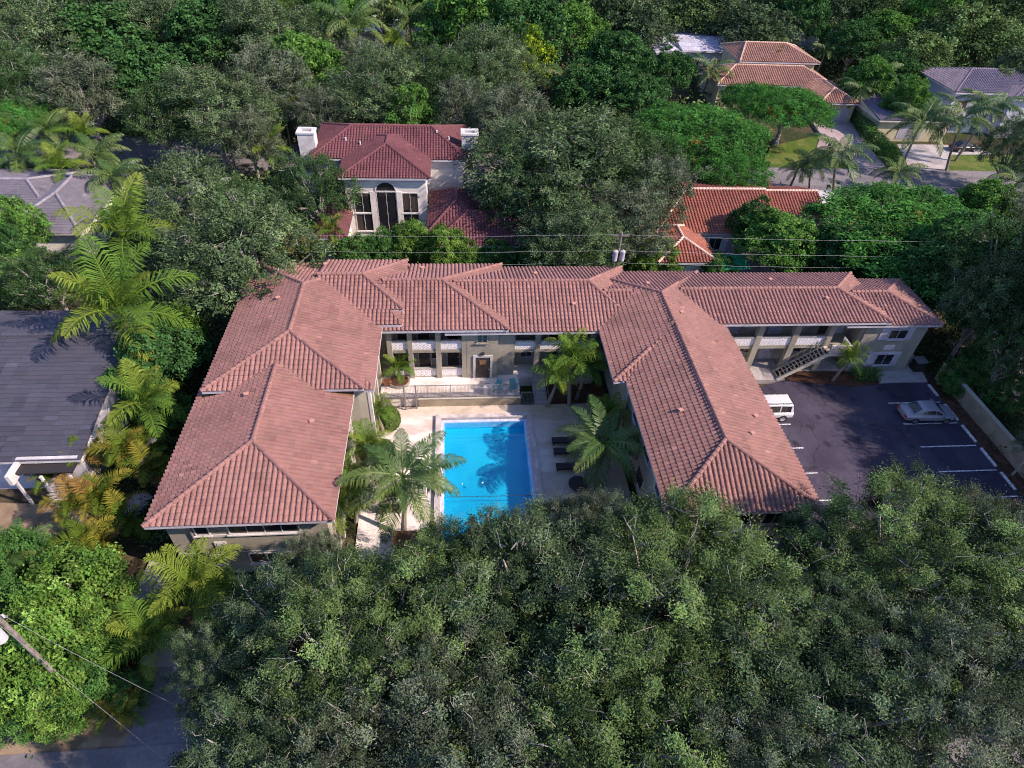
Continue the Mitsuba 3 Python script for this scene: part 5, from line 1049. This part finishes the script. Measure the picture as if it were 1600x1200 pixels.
PALMS = [('royal', -30.5, 54.9, 7, 5.0, 'large green palm beside the left oak'),
    ('royal', -26.6, 43.1, 6.8, 5.4, 'large palm spreading over the slate roof edge'),
    ('royal', -23.1, 35.7, 4, 3.3, 'palm beside the left wing just below the ficus'),
    ('royal', 9.4, 39.4, 4.6, 2.5, 'bright palm group inside the courtyard corner'),
    ('royal', 10.6, 39.3, 3.6, 2.1, 'shaded second palm in the courtyard corner'),
    ('royal', 8.1, 38.4, 3.4, 2.0, 'leaning left palm in the courtyard corner'),
    ('royal', -6.7, 31.5, 3, 2.1, 'feathery palm left of the coconut palm'),
    ('royal', -6.4, 36.1, 2.4, 1.4, 'small palm beside the clipped bushes'),
    ('royal', -7.1, 28.0, 3, 2.0, 'palm against the left wing wall by the pool deck'),
    ('royal', -5.1, 41.6, 1.9, 1.7, 'squat palm in the terrace planter'),
    ('royal', 12.1, 34.8, 2.4, 1.8, 'small palm in shade behind the loungers'),
    ('royal', -15.9, 20.8, 3, 3.0, 'yellow green palm at the front corner of the left wing'),
    ('royal', -17.6, 18.3, 2.2, 2.6, 'palm at the head of the driveway'),
    ('royal', 34.6, 40.7, 3, 1.6, 'palm at the outside stair landing'),
    ('royal', -8.2, 25.9, 3.4, 1.9, 'palm touching the left wing front corner'),
    ('royal', 14.3, 23.4, 3.4, 2.1, 'palm behind the oak at the right wing'),
    ('royal', -29.4, 85.0, 4.5, 2.8, 'palm by the back street with a pale trunk'),
    ('royal', -22.8, 97.0, 5, 2.4, 'bright palm left of the chimney, nearer the street'),
    ('royal', -19.4, 96.0, 5.4, 3.1, 'bright palm above the left chimney'),
    ('royal', -23.7, 82.2, 4, 3.3, 'palm left of the left chimney'),
    ('royal', -14.1, 20.3, 2.6, 2.1, 'shaded palm under the front wall of the left wing'),
    ('royal', -23.2, 91.8, 5.2, 2.7, 'bright palm left of the pair above the left chimney'),
    ('royal', -46.2, 83.1, 5, 2.9, 'palm leaning out beside the back street bend'),
    ('royal', -34.2, 86.7, 4.6, 2.5, 'palm in the shaded back street verge'),
    ('royal', -45.4, 74.6, 4.6, 3.0, 'palm between the grey roof and the street'),
    ('royal', -0.7, 124.9, 7, 3.4, 'palm among the trees at the top left of the white buildings'),
    ('royal', -13.2, 62.7, 3, 2.2, 'palm beside the low red roof left of the house'),
    ('royal', 8.6, 57.5, 2.6, 1.9, 'short palm under the shaded red roof'),
    ('royal', 59.2, 123.7, 5, 3.1, 'palm peeping over the flame tree by the tan house'),
    ('royal', -27.9, 130.7, 9, 3.9, 'palm at the top edge over the oaks'),
    ('royal', -9.9, 119.9, 7, 3.3, 'palm right of the tall double palm'),
    ('areca', -18.5, 15.1, 1.6, 1.4, 'low bronze cane palm in shade at the driveway mouth'),
    ('areca', -24.5, 28.5, 2.6, 2.4, 'yellowing cane palm clump in the left border'),
    ('areca', -23.8, 32.2, 3, 2.5, 'cane palm with bronze fronds beside the slate roof'),
    ('areca', -21.7, 30.6, 2.6, 2.2, 'cane palm close to the left eave'),
    ('areca', -25.8, 27.7, 2.4, 2.1, 'cane palm with grey dead fronds'),
    ('areca', -23.0, 24.7, 2.6, 2.2, 'cane palm nearest the shrubs'),
    ('areca', -22.3, 27.0, 2.4, 2.1, 'cane palm by the lower left eave corner'),
    ('areca', -18.2, 61.4, 2.2, 2.1, 'yellow cane palm behind the left roof corner'),
    ('areca', -15.1, 61.0, 2.2, 2.0, 'orange tinted cane palm behind the roof'),
    ('areca', -12.4, 61.0, 2.2, 1.9, 'cane palm right of the orange tinted one'),
    ('areca', -22.9, 32.7, 3, 1.8, 'cane palm between two others at the eave'),
    ('areca', -27.0, 32.5, 2.4, 1.8, 'cane palm in front of the slate roof dormer'),
    ('areca', -28.3, 31.0, 1.8, 1.6, 'cane palm at the edge of the bare ground'),
    ('coconut', 10.8, 31.2, 3.2, 3.4, 'coconut palm right of the pool by the loungers'),
    ('coconut', -3.7, 26.9, 5.2, 3.6, 'coconut palm left of the pool'),
    ('coconut', -16.5, 116.6, 11, 5.7, 'tall double palm at the top'),
    ('coconut', -19.3, 118.9, 8, 4.3, 'shorter palm beside the tall double palm'),
    ('coconut', -7.5, 128.6, 9, 4.6, 'palm in front of the white buildings'),
    ('coconut', -12.7, 119.7, 6, 3.8, 'palm below the white buildings'),
    ('coconut', 49.9, 77.4, 6.5, 4.2, 'leaning coconut palm over the back street'),
    ('coconut', 66.1, 86.6, 7.5, 5.0, 'coconut palm left of the pair on the lawn'),
    ('coconut', 72.2, 86.7, 8, 5.0, 'coconut palm leaning over the lawn'),
    ('coconut', 78.9, 90.9, 8, 4.7, 'rightmost coconut palm by the grey house'),
    ('coconut', 46.0, 79.2, 3.5, 2.2, 'small palm at the back street kerb'),
    ('coconut', 48.2, 79.6, 4, 2.6, 'second small palm at the back street kerb'),
    ('coconut', 61.0, 79.7, 3, 3.2, 'palm on the near side of the back street'),
    ('coconut', 72.8, 112.0, 6, 4.4, 'palm beside the garage hedge'),
    ('coconut', 69.0, 108.2, 5, 3.8, 'drooping palm left of the garage'),
    ('coconut', -43.5, 79.4, 4.5, 3.5, 'fan-like palm near the upper left grey roof'),
    ('coconut', -39.3, 73.2, 4.5, 3.7, 'palm half over the small grey roof'),
    ('coconut', -50.8, 83.6, 5.5, 4.4, 'drooping palm at the left by the street'),
    ('coconut', -51.7, 78.0, 5, 4.2, 'palm on the left edge near the grey roof'),
    ('coconut', 45.4, 116.9, 5, 3.8, 'palm in front of the tan roof'),
    ('coconut', 74.5, 74.8, 4, 3.4, 'palm at the right edge by the lawn'),
    ('coconut', 12.7, 56.4, 4, 2.4, 'fan palm under the big oak behind the roof'),
    ('coconut', 9.9, 58.3, 4, 2.3, 'hanging palm beside the shaded red roof'),
    ('coconut', 14.5, 57.0, 4, 2.4, 'palm left of the transformer pole'),
    ('coconut', 17.8, 108.1, 6, 4.1, 'palm under the lime green tree'),
    ('coconut', -27.0, 23.2, 3.4, 2.3, 'palm at the left edge above the pole'),
    ('coconut', 73.3, 131.2, 5, 3.3, 'palm beside the roof terrace'),
    ('coconut', 64.1, 135.4, 6, 3.3, 'palm beyond the tan roof'),
]
PN = {'royal': ('feather_palm', 'palm tree'), 'areca': ('cane_palm', 'palm tree'), 'coconut': ('coconut_palm', 'palm tree')}
rng = np.random.default_rng(5)
for kind, x, y, zc, R, lab in PALMS:
    nm, cat = PN[kind]; k = thing(nm, lab, cat); L, nc, ncol = FR[kind]; sc = R / L * 1.12
    near = math.hypot(x, y) < 62
    stems = [(0, 0, zc, sc)] if kind != 'areca' else [(rng.uniform(-.5, .5), rng.uniform(-.5, .5), zc * rng.uniform(.6, 1.0), sc * rng.uniform(.75, 1.0)) for _ in range(3)]
    lean = rng.normal(0, .35, 2) if kind != 'coconut' else rng.normal(0, .8, 2)
    if 'lean' in lab: lean = np.array([-2.4, -1.0]) if 'coconut' in lab else np.array([.45, -.5])
    for dx, dy, z, s in stems:
        tp = np.array([x + dx, y + dy, z]); b = np.array([x + dx * .5 - lean[0], y + dy * .5 - lean[1], -.42]); r0 = .16 if kind == 'coconut' else .11 if kind == 'royal' else .06
        if zc > 3 and kind == 'royal' and near: r0 = .14
        m = (tp + b) / 2 + np.array([lean[0] * .18, lean[1] * .18, 0])
        MB().tube([b, m, tp - [0, 0, .9], tp], [r0 * 1.4, r0, r0 * .85, r0 * .6], 8, (.23, .20, .17)).build('trunk', 'm_vc', k)
        if kind == 'royal': MB().tube([tp - [0, 0, .95], tp - [0, 0, .5], tp + [0, 0, .1]], [r0 * 1.05, r0 * 1.15, r0 * .5], 8, (.10, .16, .05)).build('crownshaft', 'm_vc', k)
        n = (15 if near else 12) if kind != 'areca' else 7
        if kind == 'coconut': n = 23 if near else 15
        for i in range(n):
            ring = min(nc - 1, int(nc * (i + .5) / n)); az = i * 137.5 + rng.uniform(-16, 16); cj = int(rng.integers(0, ncol))
            if kind == 'areca':
                pr = [.58, .27, .08, .07] if 'grey' not in lab else [.35, .2, .15, .3]
                if 'bronze' in lab or 'orange' in lab or 'yellow' in lab: pr = [.38, .36, .20, .06]
                cj = int(rng.choice(4, p=pr))
            elif 'yellow' in lab: cj = 1
            q = s * float(rng.uniform(.85, 1.12))
            A = T().translate(tp.tolist()).rotate([0, 0, 1], float(az)).rotate([0, 1, 0], float(rng.uniform(-9, 9))).scale(q)
            scene[key_for('frond', k)] = {'type': 'instance', 'to_world': A, 'g': {'type': 'ref', 'id': f'group_frond_{kind}_{ring}_{cj}'}}

# clipped round bushes by the pool
for i, (x, y, ry, lab) in enumerate(((-5.75, 37.4, 1.15, 'oval clipped bush beside the pool gate'), (-5.9, 33.6, 1.2, 'oval clipped bush behind the pool palms'))):
    k = thing('clipped_bush', lab, 'bush'); r = np.random.default_rng(i); n = 6500
    d = sphere_pts(n, r); d[:, 2] = np.abs(d[:, 2]); c = np.array([x, y, -.3]) + d * [.85, ry, 1.35] * (1 + .05 * r.normal(size=(n, 1)))
    cl = np.array([(.075, .125, .022), (.10, .155, .03), (.045, .08, .016)])[r.integers(0, 3, n)] * (1 + .15 * r.normal(size=(n, 1)))
    v, F, cc = leaves(c, unit(d + .5 * r.normal(size=(n, 3))), .15, .09, np.clip(cl, .01, .5), r); scene[k + '__leaves'] = mikit.ply(trimesh.Trimesh(v, F, process=False), 'm_leaf', color=cc); labels[k + '__leaves'] = {'kind': 'stuff'}
    b = MB().tube([(x, y, -.4), (x, y, .8)], [.06, .03], 6); b.build('stem', 'm_bark', k)
# hedges
def hedge(name, label, pts, w, h, seed, cols=SHB, n_m2=60, L=.3):
    k = thing(name, label, 'hedge'); r = np.random.default_rng(seed); C, N = [], []
    for a, b in zip(pts[:-1], pts[1:]):
        a, b = np.array(a), np.array(b); ln = np.linalg.norm(b - a); d = (b - a) / ln; s = np.array([-d[1], d[0]]); n = int(ln * (w + 2 * h) * n_m2)
        t = r.uniform(0, ln, n); f = r.uniform(-(w / 2 + h), w / 2 + h, n); top = np.abs(f) < w / 2
        off = np.where(top, f, np.sign(f) * w / 2); z = np.where(top, h, h - (np.abs(f) - w / 2)) + r.normal(0, .08, n)
        C.append(np.stack([a[0] + d[0] * t + s[0] * off, a[1] + d[1] * t + s[1] * off, z], 1) + r.normal(0, .1, (n, 3))); N.append(np.where(top[:, None], [0, 0, 1.], np.sign(f)[:, None] * np.array([s[0], s[1], .4])))
    C, N = np.vstack(C), np.vstack(N); base = np.array([c[1] for c in cols])[r.integers(0, 2, len(C))] * (1 + .2 * r.normal(size=(len(C), 1)))
    v, F, cc = leaves(C, unit(N + .6 * r.normal(size=C.shape)), L, L * .5, np.clip(base, .01, .5), r); scene[k + '__foliage'] = mikit.ply(trimesh.Trimesh(v, F, process=False), 'm_leaf_thin', color=cc); labels[k + '__foliage'] = {'kind': 'stuff'}
hedge('hedge', 'tall bright hedge between the pink driveway and the garage', [(70.5, 110), (67.6, 99), (66.6, 89.6)], 1.6, 1.9, 1)
hedge('hedge', 'low dark hedge at the foot of the wing end wall', [(36.4, 41.35), (39.0, 41.2)], .9, .8, 2, n_m2=160, L=.18)
hedge('hedge', 'dark hedge row along the back of the building', [(-17, 54.5), (5, 55), (24, 54.5), (43, 53)], 1.8, 2.2, 3)
# undergrowth
r = np.random.default_rng(9)
ex = [(-18.9, -7.0, 22.6, 50.8), (-15, 43, 41, 51.2), (-7.5, 13, 21, 39.4), (11, 23, 22, 50), (21, 45.3, 21.5, 44), (-140, 140, 2.5, 13.5), (-18.6, -12.4, 13, 19.9), (-34, -27, 27, 30.5), (-21.2, -18.2, 21.8, 25.2), (-50.5, -26, 30.5, 49.5), (-17, 9, 60, 84), (21, 45, 57, 77), (-58, -38, 62, 78), (-34.5, -26, 66.5, 76),
      (45, 92, 78, 101.5), (51, 69, 101, 131), (39, 70, 131, 148), (68, 105, 99, 118), (46, 68, 113, 125), (-21, -.5, 137, 151), (77, 93, 150, 163), (66, 82, 59.5, 72), (50, 58.5, 26.5, 42), (26, 37, 58, 66), (41, 50, 70, 76)]
ex += [(-23, -16.5, 19.5, 26.5), (-19.5, -12, 13, 22)]
rb = Polygon(back).buffer(.6)
def scatter(n, x0, x1, y0, y1):
    p = np.stack([r.uniform(x0, x1, n), r.uniform(y0, y1, n)], 1); ok = np.ones(n, bool)
    for a, b, c, d in ex: ok &= ~((p[:, 0] > a) & (p[:, 0] < b) & (p[:, 1] > c) & (p[:, 1] < d))
    ok &= ~shapely.contains_xy(rb, p[:, 0], p[:, 1]); return p[ok]
def ground_cover(name, label, p, hmin, hmax, per, L, spread):
    m = len(p); h = r.uniform(hmin, hmax, m); idx = np.repeat(np.arange(m), per); n = len(idx)
    base = np.array([(.045, .09, .02), (.07, .125, .03), (.032, .058, .018), (.085, .125, .045)])[r.integers(0, 4, m)]
    c = np.concatenate([p[idx] + r.normal(0, spread, (n, 2)), (-.35 + h[idx] * r.uniform(.15, 1, n))[:, None]], 1)
    v, F, cc = leaves(c, unit(r.normal(size=(n, 3)) * .8 + [0, 0, .9]), L, L * .5, np.clip(base[idx] * (1 + .2 * r.normal(size=(n, 1))), .008, .4), r)
    k = key_for(name); scene[k] = mikit.ply(trimesh.Trimesh(v, F, process=False), 'm_leaf', color=cc); labels[k] = {'kind': 'stuff', 'label': label}
ground_cover('undergrowth', 'low green ground cover between the trees beside the building', np.vstack([scatter(1500, -34, -18, 13.5, 56), scatter(900, -20, 50, 51, 62), scatter(900, 45, 62, 18, 62), scatter(500, -14, 46, 13.5, 22)]), .3, 1.4, 40, .24, .5)
ground_cover('undergrowth', 'green ground cover between the far houses', np.vstack([scatter(4200, -110, 130, 60, 110), scatter(3600, -130, 160, 110, 175)]), .6, 2.6, 16, .7, 1.1)
p_ = scatter(2600, -230, 260, 150, 330); ground_cover('distant_woods', 'distant woods beyond the last houses', p_[(p_[:, 1] > 165) | (np.abs(p_[:, 0]) > 140)], 3, 10, 26, 2.2, 3.0)
